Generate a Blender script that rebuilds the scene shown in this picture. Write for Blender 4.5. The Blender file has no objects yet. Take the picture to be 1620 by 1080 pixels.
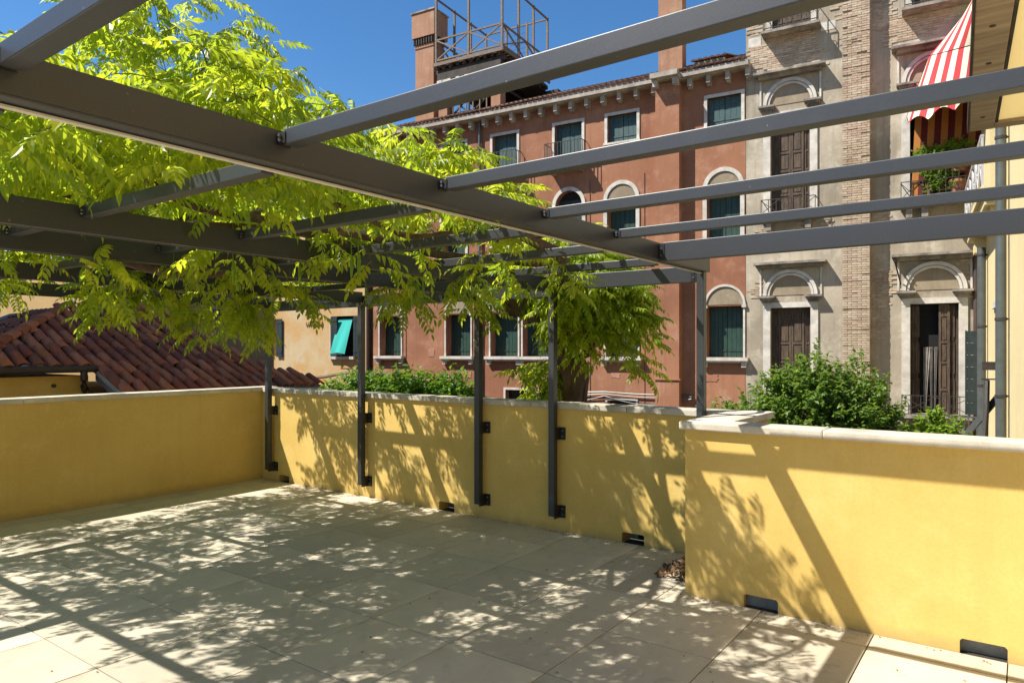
import bpy, bmesh, math, random
import numpy as np
from mathutils import Vector, Matrix
from mathutils.geometry import tessellate_polygon
random.seed(7); np.random.seed(7)
R = math.radians
SC = bpy.context.scene
COL = SC.collection

# ------------------------------------------------------------------ camera
YAW = R(36.0)
cam = bpy.data.cameras.new('camera')
camo = bpy.data.objects.new('camera', cam); COL.objects.link(camo)
camo.location = (0, 0, 1.65); camo.rotation_euler = (R(90), 0, YAW)
cam.sensor_width = 36.0; cam.lens = 1115.0/1620.0*36.0
cam.shift_y = 14.5/1620.0
cam.clip_start = 0.05; cam.clip_end = 1500
SC.camera = camo

# ------------------------------------------------------------------ light
SUN = Vector((-0.537, -0.565, 1.0)).normalized()          # towards the sun
w = bpy.data.worlds.new('World'); SC.world = w; w.use_nodes = True
nt = w.node_tree
sky = nt.nodes.new('ShaderNodeTexSky'); sky.sky_type = 'NISHITA'; sky.sun_disc = False
sky.sun_elevation = math.asin(SUN.z)
sky.sun_rotation = math.atan2(SUN.x, SUN.y)
sky.altitude = 0; sky.air_density = 1.0; sky.dust_density = 0.1; sky.ozone_density = 4.0
bg = nt.nodes['Background']; bg.inputs[1].default_value = 0.088
hs_ = nt.nodes.new('ShaderNodeHueSaturation'); hs_.inputs['Saturation'].default_value = 1.22
nt.links.new(sky.outputs[0], hs_.inputs['Color']); nt.links.new(hs_.outputs[0], bg.inputs[0])
sl = bpy.data.lights.new('sun', 'SUN'); sl.energy = 5.0; sl.angle = R(0.48); sl.color = (1.0, 0.945, 0.85)
so = bpy.data.objects.new('sun', sl); COL.objects.link(so)
so.rotation_euler = (-SUN).to_track_quat('-Z', 'Y').to_euler(); so.location = (-20, -20, 40)
SC.view_settings.view_transform = 'Standard'; SC.view_settings.look = 'None'
SC.view_settings.exposure = 0.86; SC.view_settings.gamma = 1.0
SC.view_settings.use_curve_mapping = False

# ------------------------------------------------------------------ helpers
OFF = {}
def root(name, label, cat, loc=(0,0,0), rz=0.0, off=None, group=None):
    o = bpy.data.objects.new(name, None); COL.objects.link(o)
    o.location = loc; o.rotation_euler = (0,0,rz); o.empty_display_size = .2
    o['label'] = label; o['category'] = cat
    if group: o['group'] = group
    OFF[o.name] = Vector(off if off is not None else loc)
    return o
def tag(o, label, cat, group=None):
    o['label'] = label; o['category'] = cat
    if group: o['group'] = group
    return o

class MB:
    def __init__(s): s.v=[]; s.f=[]; s.m=[]; s.mi=0
    def add(s, vs, fs):
        n=len(s.v); s.v.extend([tuple(p) for p in vs])
        for f in fs: s.f.append(tuple(i+n for i in f)); s.m.append(s.mi)
    def box(s, x0,x1,y0,y1,z0,z1):
        if x0>x1:x0,x1=x1,x0
        if y0>y1:y0,y1=y1,y0
        if z0>z1:z0,z1=z1,z0
        s.add([(x0,y0,z0),(x1,y0,z0),(x1,y1,z0),(x0,y1,z0),(x0,y0,z1),(x1,y0,z1),(x1,y1,z1),(x0,y1,z1)],
              [(0,3,2,1),(4,5,6,7),(0,1,5,4),(1,2,6,5),(2,3,7,6),(3,0,4,7)])
    def tube(s, pts, r, n=8, cap=True):
        pts=[Vector(p) for p in pts]; rs = r if hasattr(r,'__len__') else [r]*len(pts)
        rings=[]
        for i,p in enumerate(pts):
            a=pts[max(i-1,0)]; b=pts[min(i+1,len(pts)-1)]; d=(b-a).normalized()
            up=Vector((0,0,1)) if abs(d.z)<.95 else Vector((1,0,0))
            e=d.cross(up).normalized(); g=e.cross(d)
            rings.append([p+(e*math.cos(2*math.pi*k/n)+g*math.sin(2*math.pi*k/n))*rs[i] for k in range(n)])
        vs=[q for r_ in rings for q in r_]; fs=[]
        for i in range(len(pts)-1):
            for k in range(n):
                k2=(k+1)%n; fs.append((i*n+k, i*n+k2, (i+1)*n+k2, (i+1)*n+k))
        if cap:
            fs.append(tuple(range(n-1,-1,-1))); fs.append(tuple((len(pts)-1)*n+k for k in range(n)))
        s.add(vs,fs)
    def bar(s, p, q, wdt, h, up=(0,0,1)):
        p=Vector(p); q=Vector(q); d=(q-p).normalized(); up=Vector(up)
        if abs(d.dot(up))>.98: up=Vector((0,1,0))
        e=d.cross(up).normalized()*wdt/2; g=e.cross(d).normalized()*h/2
        s.add([p-e-g,p+e-g,p+e+g,p-e+g,q-e-g,q+e-g,q+e+g,q-e+g],
              [(0,1,2,3),(7,6,5,4),(0,4,5,1),(1,5,6,2),(2,6,7,3),(3,7,4,0)])
    def prism(s, poly, fn, a, b):
        n=len(poly); vs=[fn(u,v,a) for u,v in poly]+[fn(u,v,b) for u,v in poly]
        fs=[tuple(range(n)), tuple(range(2*n-1,n-1,-1))]+[(i,(i+1)%n+0 if False else i+n,(i+1)%n+n,(i+1)%n) for i in range(n)]
        s.add(vs,fs)
    def build(s, name, mat, parent=None, kind=None, smooth=False, bevel=0, offp=None):
        off = OFF.get((parent.name if parent else ''), Vector((0,0,0)))
        if offp is not None: off = offp
        me=bpy.data.meshes.new(name)
        me.from_pydata([(v[0]-off.x, v[1]-off.y, v[2]-off.z) for v in s.v],[],s.f)
        mats = mat if isinstance(mat,(list,tuple)) else [mat]
        for m in mats: me.materials.append(m)
        if len(mats)>1: me.polygons.foreach_set('material_index', s.m)
        me.update()
        bm=bmesh.new(); bm.from_mesh(me); bmesh.ops.recalc_face_normals(bm, faces=bm.faces); bm.to_mesh(me); bm.free()
        if smooth:
            for p in me.polygons: p.use_smooth=True
            me.set_sharp_from_angle(angle=R(40))
        o=bpy.data.objects.new(name, me); COL.objects.link(o)
        if parent:
            o.parent=parent; OFF[o.name]=off
        if kind: o['kind']=kind
        if bevel:
            md=o.modifiers.new('bevel','BEVEL'); md.width=bevel; md.segments=2; md.limit_method='ANGLE'
        return o

def boxo(name, mat, parent, *b, bevel=0, kind=None):
    m=MB(); m.box(*b); return m.build(name, mat, parent, kind=kind, bevel=bevel)

def holed(mb_face, mb_rev, outer, holes, fn, w0, hd):
    """front sheet with holes at depth w0, reveals to w0+hd"""
    loops=[[Vector((u,v,0)) for u,v in outer]]+[[Vector((u,v,0)) for u,v in h] for h in holes]
    flat=[p for l in loops for p in l]
    tris=tessellate_polygon(loops)
    mb_face.add([fn(p.x,p.y,w0) for p in flat], [tuple(t) for t in tris])
    for h in holes:
        n=len(h)
        mb_rev.add([fn(u,v,w0) for u,v in h]+[fn(u,v,w0+hd) for u,v in h],[(i,i+n,(i+1)%n+n,(i+1)%n) for i in range(n)])

# ------------------------------------------------------------------ materials
def newmat(name):
    m=bpy.data.materials.new(name); m.use_nodes=True; t=m.node_tree
    return m,t,t.nodes['Principled BSDF']
def N(t,typ,**k):
    n=t.nodes.new(typ)
    for a,b in k.items(): setattr(n,a,b)
    return n
def mixc(t,fac,a,b,mode='MIX'):
    n=N(t,'ShaderNodeMix',data_type='RGBA',blend_type=mode)
    for s,v in ((0,fac),(6,a),(7,b)):
        if isinstance(v,(int,float)): n.inputs[s].default_value=v
        elif isinstance(v,tuple): n.inputs[s].default_value=(*v,1) if len(v)==3 else v
        else: t.links.new(v,n.inputs[s])
    return n.outputs[2]
def noise(t,scale,detail=4,rough=.55,stretch=None,coord='Object',dist=0):
    tc=N(t,'ShaderNodeTexCoord'); n=N(t,'ShaderNodeTexNoise')
    n.inputs['Scale'].default_value=scale; n.inputs['Detail'].default_value=detail; n.inputs['Roughness'].default_value=rough
    n.inputs['Distortion'].default_value=dist
    src=tc.outputs[coord]
    if stretch:
        mp=N(t,'ShaderNodeMapping'); mp.inputs['Scale'].default_value=stretch; t.links.new(src,mp.inputs[0]); src=mp.outputs[0]
    t.links.new(src,n.inputs['Vector']); return n.outputs[0]
def ramp(t,src,a,b):
    n=N(t,'ShaderNodeMapRange'); n.inputs[1].default_value=a; n.inputs[2].default_value=b
    t.links.new(src,n.inputs[0]); return n.outputs[0]
def bump(t,b,src,st,dist=.01):
    n=N(t,'ShaderNodeBump'); n.inputs['Strength'].default_value=st; n.inputs['Distance'].default_value=dist
    t.links.new(src,n.inputs['Height']); t.links.new(n.outputs[0],b.inputs['Normal'])
def rnd(t):
    oi=N(t,'ShaderNodeObjectInfo'); at=N(t,'ShaderNodeAttribute',attribute_name='tint')
    ad=N(t,'ShaderNodeMath',operation='ADD'); t.links.new(oi.outputs['Random'],ad.inputs[0]); t.links.new(at.outputs['Fac'],ad.inputs[1])
    fr=N(t,'ShaderNodeMath',operation='FRACT'); t.links.new(ad.outputs[0],fr.inputs[0]); return fr.outputs[0]
def plain(name,col,rough=.6,col2=None,scale=6,bmp=0,bscale=40,metal=0,spec=.5,stretch=None,vary=0):
    m,t,b=newmat(name)
    b.inputs['Roughness'].default_value=rough; b.inputs['Metallic'].default_value=metal
    b.inputs['Specular IOR Level'].default_value=spec
    c=None
    if col2 is None: col2=tuple(x*.75 for x in col)
    c=mixc(t,ramp(t,noise(t,scale,6,.6,stretch),.35,.65),col,col2)
    if vary:
        c=mixc(t,1.0,c,mixc(t,rnd(t),(1-vary,)*3,(1+vary*.4,)*3),'MULTIPLY')
    t.links.new(c,b.inputs['Base Color'])
    if bmp: bump(t,b,noise(t,bscale,4,.6),bmp)
    return m
def stucco(name,c1,c2,c3,streak=.35,bmp=.25,stain=(.2,.18,.15),sscale=.5,fine=60,bz=None):
    """rendered wall: broad mottling, vertical rain streaks, fine trowel grain"""
    m,t,b=newmat(name); b.inputs['Roughness'].default_value=.9; b.inputs['Specular IOR Level'].default_value=.2
    a=mixc(t,ramp(t,noise(t,sscale,8,.62,dist=.4),.38,.62),c1,c2)
    a=mixc(t,ramp(t,noise(t,sscale*3.7,8,.7),.52,.75),a,c3)
    st=ramp(t,noise(t,1.0,6,.7,(6*sscale*2,6*sscale*2,.35*sscale*2)),.50,.78)
    k=N(t,'ShaderNodeMath',operation='MULTIPLY'); k.inputs[1].default_value=streak; t.links.new(st,k.inputs[0])
    a=mixc(t,k.outputs[0],a,stain)
    g=mixc(t,noise(t,fine,3,.7),(.88,)*3,(1.1,)*3)
    a=mixc(t,1.0,a,g,'MULTIPLY')
    t.links.new(a,b.inputs['Base Color'])
    bump(t,b,noise(t,fine*.7,5,.7),bmp,.006)
    return m
def splash(m,z0,h,col,amt,coping=None):
    t=m.node_tree; b=t.nodes['Principled BSDF']; src=b.inputs['Base Color'].links[0].from_socket
    gp=N(t,'ShaderNodeNewGeometry'); sp=N(t,'ShaderNodeSeparateXYZ'); t.links.new(gp.outputs['Position'],sp.inputs[0])
    n1=noise(t,5,6,.75); ad=N(t,'ShaderNodeMath',operation='MULTIPLY_ADD'); t.links.new(n1,ad.inputs[0]); ad.inputs[1].default_value=-h*1.6; t.links.new(sp.outputs[2],ad.inputs[2])
    f=ramp(t,ad.outputs[0],z0+h*.1,z0-h*.7); k=N(t,'ShaderNodeMath',operation='MULTIPLY'); k.inputs[1].default_value=amt; t.links.new(f,k.inputs[0])
    c=mixc(t,k.outputs[0],src,col)
    st=noise(t,1.0,5,.7,(14,14,.5)); f2=ramp(t,st,.56,.72); up=ramp(t,sp.outputs[2],.35,1.15); q=N(t,'ShaderNodeMath',operation='MULTIPLY'); t.links.new(f2,q.inputs[0]); t.links.new(up,q.inputs[1])
    q2=N(t,'ShaderNodeMath',operation='MULTIPLY'); t.links.new(q.outputs[0],q2.inputs[0]); q2.inputs[1].default_value=.22
    c=mixc(t,q2.outputs[0],c,(.42,.28,.07)); t.links.new(c,b.inputs['Base Color'])
def tileshade(name,cols,rough=.8,vary=.25,scale=14,bmp=.3):
    m,t,b=newmat(name); b.inputs['Roughness'].default_value=rough; b.inputs['Specular IOR Level'].default_value=.25
    cr=N(t,'ShaderNodeValToRGB'); e=cr.color_ramp.elements
    e[0].color=(*cols[0],1); e[1].color=(*cols[-1],1)
    for i,c in enumerate(cols[1:-1]): x=e.new((i+1)/(len(cols)-1)); x.color=(*c,1)
    t.links.new(rnd(t),cr.inputs[0])
    d=mixc(t,ramp(t,noise(t,scale,6,.7),.3,.75),(1.1,)*3,(.62,.6,.58))
    c=mixc(t,1.0,cr.outputs[0],mixc(t,ramp(t,noise(t,1.1,5,.7),.35,.7),d,mixc(t,1.0,d,(.72,.70,.66),'MULTIPLY')),'MULTIPLY'); t.links.new(c,b.inputs['Base Color'])
    bump(t,b,noise(t,scale*5,5,.7),bmp,.008); return m
M={}
M['rooftile_old']=tileshade('old_grey_brown_roof_tile',[(.24,.13,.085),(.17,.095,.065),(.30,.17,.115),(.20,.12,.09)],.9)
M['cornice']=plain('weathered_cornice_stone',(.44,.39,.33),.8,(.26,.225,.185),2.5,.3,20)
def leafmat(name,d1,d2,tr,rough=.45,trans=.5,spec=.3,tr2=None):
    m=bpy.data.materials.new(name); m.use_nodes=True; t=m.node_tree
    b=t.nodes['Principled BSDF']; out=t.nodes['Material Output']
    b.inputs['Roughness'].default_value=rough; b.inputs['Specular IOR Level'].default_value=spec
    r=rnd(t); c=mixc(t,r,d1,d2); t.links.new(c,b.inputs['Base Color'])
    tl=N(t,'ShaderNodeBsdfTranslucent'); tc=mixc(t,r,tr,tr2 or tuple(x*.6 for x in tr)); t.links.new(tc,tl.inputs[0])
    mx=N(t,'ShaderNodeMixShader'); mx.inputs[0].default_value=trans
    t.links.new(b.outputs[0],mx.inputs[1]); t.links.new(tl.outputs[0],mx.inputs[2]); t.links.new(mx.outputs[0],out.inputs[0])
    return m

M['yellow']=stucco('yellow_stucco',(.64,.455,.145),(.575,.395,.115),(.68,.50,.18),streak=.26,bmp=.22,stain=(.46,.31,.09),sscale=.8,fine=70)
splash(M['yellow'],.0,.10,(.30,.22,.10),.5)
M['cop']=plain('coping_stone',(.60,.55,.46),.75,(.40,.36,.29),4,.3,90)
M['coping_grey']=plain('weathered_coping_stone',(.50,.45,.37),.8,(.33,.30,.25),4,.3,90)
M['steel']=plain('anthracite_powder_coat',(.043,.046,.052),.40,(.036,.038,.043),220,.035,420,metal=.15)
def dust(m):
    t=m.node_tree; b=t.nodes['Principled BSDF']; src=b.inputs['Base Color'].links[0].from_socket
    k=N(t,'ShaderNodeMath',operation='MULTIPLY'); k.inputs[1].default_value=.10; t.links.new(ramp(t,noise(t,6,8,.75),.5,.8),k.inputs[0])
    c=mixc(t,k.outputs[0],src,(.13,.12,.105)); c=mixc(t,ramp(t,noise(t,60,2,.5),.765,.79),c,(.20,.19,.17)); t.links.new(c,b.inputs['Base Color'])
dust(M['steel'])
M['black']=plain('black_steel',(.012,.012,.014),.4,(.02,.02,.02),60)
M['bolt']=plain('galvanised_bolt',(.35,.35,.36),.35,None,60,metal=.9)
M['red']=stucco('red_render',(.355,.170,.098),(.255,.112,.064),(.45,.25,.165),streak=.6,bmp=.25,stain=(.19,.085,.06),sscale=.35,fine=14)
M['greywall']=stucco('grey_render',(.45,.39,.30),(.28,.24,.18),(.60,.545,.45),streak=.7,bmp=.3,stain=(.16,.135,.11),sscale=.35,fine=14)
M['stucco_tymp']=stucco('tympanum_render',(.33,.27,.19),(.25,.2,.14),(.36,.3,.22),streak=.4,bmp=.2,stain=(.14,.11,.08),sscale=.8,fine=14)
M['ochre']=stucco('ochre_render',(.54,.42,.25),(.52,.30,.10),(.52,.46,.37),streak=.3,bmp=.25,stain=(.33,.27,.22),sscale=.5,fine=14)
M['beige']=stucco('beige_render',(.50,.35,.16),(.44,.30,.14),(.50,.37,.19),streak=.15,bmp=.2,stain=(.3,.22,.12),sscale=.5,fine=20)
M['paleyellow']=stucco('pale_yellow_render',(.70,.58,.32),(.64,.53,.29),(.72,.62,.38),streak=.2,bmp=.15,stain=(.40,.35,.22),sscale=.5,fine=20)
M['shadeyellow']=stucco('yellow_house_render',(.60,.38,.10),(.54,.33,.085),(.62,.41,.13),streak=.1,bmp=.15,stain=(.4,.27,.08),sscale=.5,fine=20)
M['stone']=plain('istrian_stone',(.62,.58,.52),.7,(.42,.39,.34),3.5,.3,30)
M['dirtystone']=plain('weathered_stone',(.34,.30,.25),.8,(.12,.105,.09),3,.4,20)
M['brick']=tileshade('old_brick',[(.58,.47,.35),(.52,.40,.29),(.62,.53,.41),(.45,.33,.25),(.60,.49,.38)],.9,scale=9)
M['mortar']=plain('lime_mortar',(.34,.28,.21),.95,(.24,.20,.15),5,.4,30)
M['rooftile']=tileshade('clay_roof_tile',[(.46,.13,.05),(.30,.085,.04),(.55,.19,.085),(.36,.12,.06),(.20,.07,.04),(.62,.21,.07)],.85)
M['green']=plain('green_shutter_paint',(.022,.062,.045),.5,(.015,.045,.034),7,.1,40)
M['bluegreen']=plain('faded_blue_green_shutter_paint',(.045,.095,.095),.6,(.028,.065,.068),8,.1,40,stretch=(4,4,.6))
M['darkshut']=plain('dark_green_shutter_paint',(.018,.032,.032),.55,(.012,.02,.022),6)
M['oldwood']=plain('old_brown_wood',(.115,.075,.045),.75,(.045,.030,.020),4,.4,20,stretch=(6,6,.8))
M['palewood']=plain('weathered_timber',(.24,.175,.12),.8,(.13,.095,.07),5,.3,20,stretch=(3,3,3))
M['darkwood']=plain('dark_timber',(.07,.055,.042),.85,(.03,.025,.02),4,.3,20)
M['canopywood']=plain('canopy_frame_wood',(.42,.33,.23),.6,(.25,.18,.12),3.5,.15,30,stretch=(.7,6,3))
M['canopypanel']=plain('cream_canopy_panel',(.84,.74,.50),.7,(.80,.70,.46),3)
M['iron']=plain('wrought_iron',(.02,.02,.02),.6,(.05,.035,.025),12)
M['whiteiron']=plain('grey_painted_railing',(.50,.50,.52),.5,(.4,.4,.42),12)
M['pipe_grey']=plain('zinc_downpipe',(.12,.135,.13),.45,(.09,.10,.10),4,metal=.4)
M['pipe_brown']=plain('brown_downpipe',(.075,.045,.038),.5,(.055,.035,.03),4)
M['pipe_copper']=plain('dark_copper_gutter',(.035,.022,.018),.45,(.05,.03,.024),6,metal=.3)
M['verge']=plain('lead_verge_flashing',(.16,.165,.18),.5,(.10,.105,.115),5,metal=.3)
M['dark']=plain('dark_interior',(.008,.008,.008),.9)
M['curtain']=plain('pale_curtain',(.35,.32,.28),.9,(.2,.18,.16),3)
M['bark']=plain('wisteria_bark',(.13,.085,.055),.9,(.055,.036,.024),9,.8,25,stretch=(1,1,.35))
M['twig']=plain('green_brown_twig',(.12,.10,.04),.7,(.09,.06,.03),12)
M['ground']=plain('courtyard_ground',(.12,.10,.08),.95,(.07,.08,.045),.4,.3,10)
M['dryleaf']=tileshade('dry_leaf',[(.20,.11,.05),(.30,.18,.09),(.10,.06,.035)],.9,scale=60)
M['teal']=plain('teal_cloth',(.02,.42,.36),.8,(.016,.36,.31),3,stretch=(20,1,1))
M['creamcloth']=plain('cream_awning_cloth',(.78,.70,.52),.85,(.72,.64,.46),3)
M['redcloth']=plain('red_awning_cloth',(.52,.045,.055),.85,(.45,.035,.045),3)
M['orangecloth']=plain('orange_shaded_awning_cloth',(.42,.17,.03),.85,(.36,.14,.03),3)
M['maroon']=plain('maroon_shaded_awning_cloth',(.12,.008,.012),.85)
M['terracotta']=plain('terracotta',(.36,.15,.09),.8,(.28,.11,.07),8)
M['greycloth']=plain('charcoal_laundry',(.07,.065,.06),.95,(.04,.04,.04),5,stretch=(4,4,.6))
M['glass']=plain('dark_window_glass',(.02,.03,.035),.08)
M['scupper']=plain('galvanised_scupper_plate',(.16,.18,.19),.5,(.10,.11,.12),9,metal=.3)
M['leaf']=leafmat('wisteria_leaf',(.09,.16,.012),(.18,.24,.018),(.46,.60,.03),rough=.38,trans=.55,tr2=(.82,.88,.045))
M['shrubleaf']=leafmat('shrub_leaf',(.085,.17,.028),(.16,.26,.045),(.34,.50,.05),trans=.45)
M['hedgeleaf']=leafmat('hedge_leaf',(.07,.17,.016),(.12,.23,.022),(.3,.5,.03),trans=.4)
M['roundleaf']=leafmat('round_shrub_leaf',(.14,.25,.025),(.20,.31,.03),(.40,.58,.04),trans=.45)

# floor tile: large format sand coloured stone, slightly different piece by piece
def tilemat():
    m,t,b=newmat('sandstone_floor_tile'); b.inputs['Roughness'].default_value=.62; b.inputs['Specular IOR Level'].default_value=.3
    c=mixc(t,ramp(t,noise(t,1.3,8,.65,dist=.6,coord='Object'),.35,.65),(.59,.53,.42),(.48,.43,.335))
    c=mixc(t,ramp(t,noise(t,7,8,.7),.55,.8),c,(.33,.28,.20))
    c=mixc(t,1.0,c,mixc(t,rnd(t),(.82,.82,.81),(1.09,1.08,1.05)),'MULTIPLY')
    c=mixc(t,1.0,c,mixc(t,noise(t,160,2,.7),(.93,)*3,(1.06,)*3),'MULTIPLY')
    t.links.new(c,b.inputs['Base Color']); bump(t,b,noise(t,90,4,.7),.12,.003)
    return m
M['tile']=tilemat()
M['joint']=plain('tile_joint',(.045,.038,.028),.95)
M['palestrip']=plain('pale_beam_strip',(.55,.52,.46),.55,(.45,.43,.38),9)
M['canopyfabric']=leafmat('cream_canopy_cloth',(.85,.76,.52),(.85,.76,.52),(.85,.74,.46),rough=.8,trans=.6,spec=.1,tr2=(.85,.74,.46))

# ------------------------------------------------------------------ ground and terrace floor
g=MB(); g.box(-400,400,-400,400,-4.3,-4.0)
o=g.build('ground',M['ground'],kind='structure')

XL,YB,YC=-7.97,5.48,4.56
fl=bpy.data.objects.new('terrace_floor',None); COL.objects.link(fl); fl['kind']='structure'; fl.location=(0,0,-.25); OFF['terrace_floor']=Vector((0,0,-.25))
boxo('floor_bed',M['joint'],fl,-8.15,2.9,-4.0,4.74,-.25,-.006)
boxo('floor_bed',M['joint'],fl,-8.15,-1.70,4.74,5.64,-.25,-.006)
px_,py_=.6383,.6625
xs=[-.07-px_*k for k in range(13,-5,-1)]; ys=[4.345-py_*k for k in range(12,-3,-1)]
xs=[XL]+[x for x in xs if XL+.05<x<2.6]+[2.6]; ys=[y for y in ys if -3.7<y<YB]+[YB]
tilecache={}
def clampbox(x0,x1,y0,y1):
    h=.0034; key=(round(x1-x0,3),round(y1-y0,3))
    if key not in tilecache:
        w_,d_=(x1-x0)/2-h,(y1-y0)/2-h
        bm=bmesh.new(); bmesh.ops.create_cube(bm,size=1)
        bmesh.ops.scale(bm,vec=(2*w_,2*d_,.02),verts=bm.verts)
        me=bpy.data.meshes.new('tile'); bm.to_mesh(me); bm.free(); me.materials.append(M['tile']); tilecache[key]=me
    o=bpy.data.objects.new('tile',tilecache[key]); COL.objects.link(o); o.parent=fl
    o.location=((x0+x1)/2,(y0+y1)/2,-.01+random.uniform(-.0006,.0006)+.25)
for i in range(len(xs)-1):
    for j in range(len(ys)-1):
        x0,x1,y0,y1=xs[i],xs[i+1],ys[j],ys[j+1]
        if y0<YC<y1 and x0<-1.86<x1:                      # the tile cut round the corner of the wall
            clampbox(x0,-1.86,y0,y1); clampbox(-1.86,x1,y0,YC); continue
        if x0>=-1.9:
            if y0>=YC: continue
            y1=min(y1,YC)
        if y1-y0<.02: continue
        clampbox(x0,x1,y0,y1)

# ------------------------------------------------------------------ parapet walls
def wallpart(parent, x0,x1,yf,yb,ztop,drains,mat):
    f=MB(); fn=lambda u,v,w_:(u,w_,v)
    outer=[(x0,0),(x1,0),(x1,ztop),(x0,ztop)]
    # openings at floor level: cut the bottom edge of the outline
    pts=[(x0,-.25)]
    for a,b,h in drains:
        pts+=[(a,-.25),(a,h-.012),(a+.012,h),(b-.012,h),(b,h-.012),(b,-.25)]
    pts+=[(x1,-.25),(x1,ztop),(x0,ztop)]
    tr=tessellate_polygon([[Vector((p[0],p[1],0)) for p in pts]])
    f.add([fn(*p,yf) for p in pts],[tuple(t) for t in tr]); f.add([fn(*p,yb) for p in pts],[tuple(t) for t in tr])
    n=len(pts); f.add([fn(*p,yf) for p in pts]+[fn(*p,yb) for p in pts],[(i,i+n,(i+1)%n+n,(i+1)%n) for i in range(n)])
    return f.build('wall_body',mat,parent)
def copings(parent, segs, mat):
    for s in segs: boxo('coping_stone',mat,parent,*s,bevel=.006)
ZW,ZC=1.118,1.172
p=root('parapet_wall','yellow rendered parapet in shade along the left side of the terrace, white stone cap','wall',(-8.06,1,0))
boxo('wall_body',M['yellow'],p,-8.15,XL,-4.0,YB+.16,-.25,ZW+.01)
cuts=[-4.0,-2.6,-1.2,.25,1.65,2.78,4.05,5.30]
for a,b in zip(cuts[:-1],cuts[1:]): boxo('coping_stone',M['cop'],p,-8.19,XL+.03,a+.0015,b-.0015,ZW+.012,ZC+.01,bevel=.005)
boxo('coping_stone',M['cop'],p,-8.19,XL+.03,5.3015,5.683,ZW+.012,ZC+.01,bevel=.005)

p=root('parapet_wall','far yellow parapet with steel posts bolted to it and leaf shadows all over','wall',(-5,5.56,0))
wallpart(p,XL+.002,-1.862,YB,YB+.16,ZW,[(-7.62,-7.42,.085),(-4.92,-4.71,.09),(-2.81,-2.60,.088)],M['yellow'])
for a,b in ((-4.92,-4.71),(-2.81,-2.60),(-7.62,-7.42)):
    boxo('drain_back',M['dark'],p,a+.08,b,YB+.155,YB+.17,0,.1)
    boxo('drain_back',M['scupper'],p,a,a+.08,YB+.155,YB+.17,0,.1)
cuts=[XL+.035,-6.9,-5.86,-4.8,-3.75,-2.75,-1.87]
for a,b in zip(cuts[:-1],cuts[1:]): boxo('coping_stone',M['coping_grey'],p,a+.0015,b-.0015,YB-.03,YB+.2,ZW+.002,ZC,bevel=.006)

p=root('parapet_wall','sunlit yellow parapet on the right, its corner stepping forward, broad white stone cap','wall',(.3,4.64,0))
wallpart(p,-1.86,2.75,YC,YC+.16,ZW,[(-1.465,-1.25,.083),(-.285,-.07,.08),(.9,1.12,.08)],M['yellow'])
for a,b in ((-1.465,-1.25),(-.285,-.07),(.9,1.12)): boxo('scupper_plate',M['scupper'],p,a+.001,b-.001,YC+.05,YC+.06,0,.075)
boxo('wall_body',M['yellow'],p,-1.858,-1.62,YC+.162,YB+.16,-.25,ZW-.001)
boxo('coping_stone',M['cop'],p,-1.89,-1.585,YC+.185,YB+.2,ZW+.004,ZC+.002,bevel=.007)
cuts=[-1.89,-.98,.35,1.65,2.75]
for a,b in zip(cuts[:-1],cuts[1:]): boxo('coping_stone',M['cop'],p,a+.001,b-.001,YC-.045,YC+.183,ZW+.002,ZC,bevel=.009)

# ------------------------------------------------------------------ pergola
pg=root('steel_pergola','anthracite steel pergola with long flat beams and rafters over the terrace','pergola',(-2.04,5.4,.15))
def member(name,*b,bevel=.003): return boxo(name,M['steel'],pg,*b,bevel=bevel)
# main beam with its lower lip
def beam(x0,x1,y0,y1,z0,z1):
    m=MB(); m.box(x0,x1,y0,y1,z0+.008,z1); m.box(x0+.014,x1-.014,y0,y1,z0+.003,z0+.008); m.box(x0,x0+.012,y0,y1,z0,z0+.0079); m.box(x1-.012,x1,y0,y1,z0,z0+.0079)
    return m.build('beam',M['steel'],pg,bevel=.002)
beam(-2.07,-1.985,-1.6,5.365,2.262,2.375)
boxo('underside_strip',M['palestrip'],pg,-2.0695,-2.048,-1.6,5.365,2.2555,2.2615)  # pale strip along the underside of the main beam
RY=[-.94,-.155,.63,1.42,2.21,2.99,3.765]
def bracket(x,y,z,dx,par,h=.036,wd=.03):
    m=MB(); m.box(x,x+dx*.006,y-.004,y+wd+.02,z,z+h); m.box(x,x+dx*.045,y-.0035,y-.0005,z,z+h)
    b=m.build('bracket',M['black'],par)
    for k in (.3,.72):
        bb=MB(); bb.tube([(x+dx*.022,y-.004,z+h*k),(x+dx*.022,y-.012,z+h*k)],.0055,8)
        bb.build('bolt',M['bolt'],b,smooth=True)
for y in RY:
    member('rafter',-1.95,2.6,y,y+.055,2.320,2.372)
    m=MB(); m.box(-1.984,-1.9505,y+.012,y+.043,2.326,2.366); m.build('rafter_tenon',M['black'],pg)
    bracket(-1.984,y,2.325,1,pg)
member('end_beam',-1.95,2.6,4.40,4.455,2.247,2.372)
boxo('rafter_tenon',M['black'],pg,-1.984,-1.9505,4.41,4.445,2.252,2.366)
bracket(-1.984,4.40,2.255,1,pg,h=.105)
BX=[-3.5,-4.36,-6.03,-7.75]
for x in BX: beam(x,x+.08,-1.6,5.365,2.180,2.30)
segs=[(-3.42,-2.07),(-4.28,-3.5),(-5.95,-4.36),(-7.67,-6.03)]
for y in RY+[4.56]:
    for a,b in segs:
        member('rafter',a+.006,b-.006,y,y+.055,2.247,2.299)
        bracket(a+.001,y,2.25,1,pg)
member('end_beam',-3.43,-2.095,5.375,5.425,2.195,2.322)
for a,b in ((-4.30,-3.495),(-5.98,-4.36),(-7.70,-6.04)): member('end_beam',a,b,5.375,5.425,2.14,2.262)
bracket(-2.10,5.372,2.2,-1,pg,h=.1)
PX=[-7.73,-6.01,-4.33,-3.465,-2.068]
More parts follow.
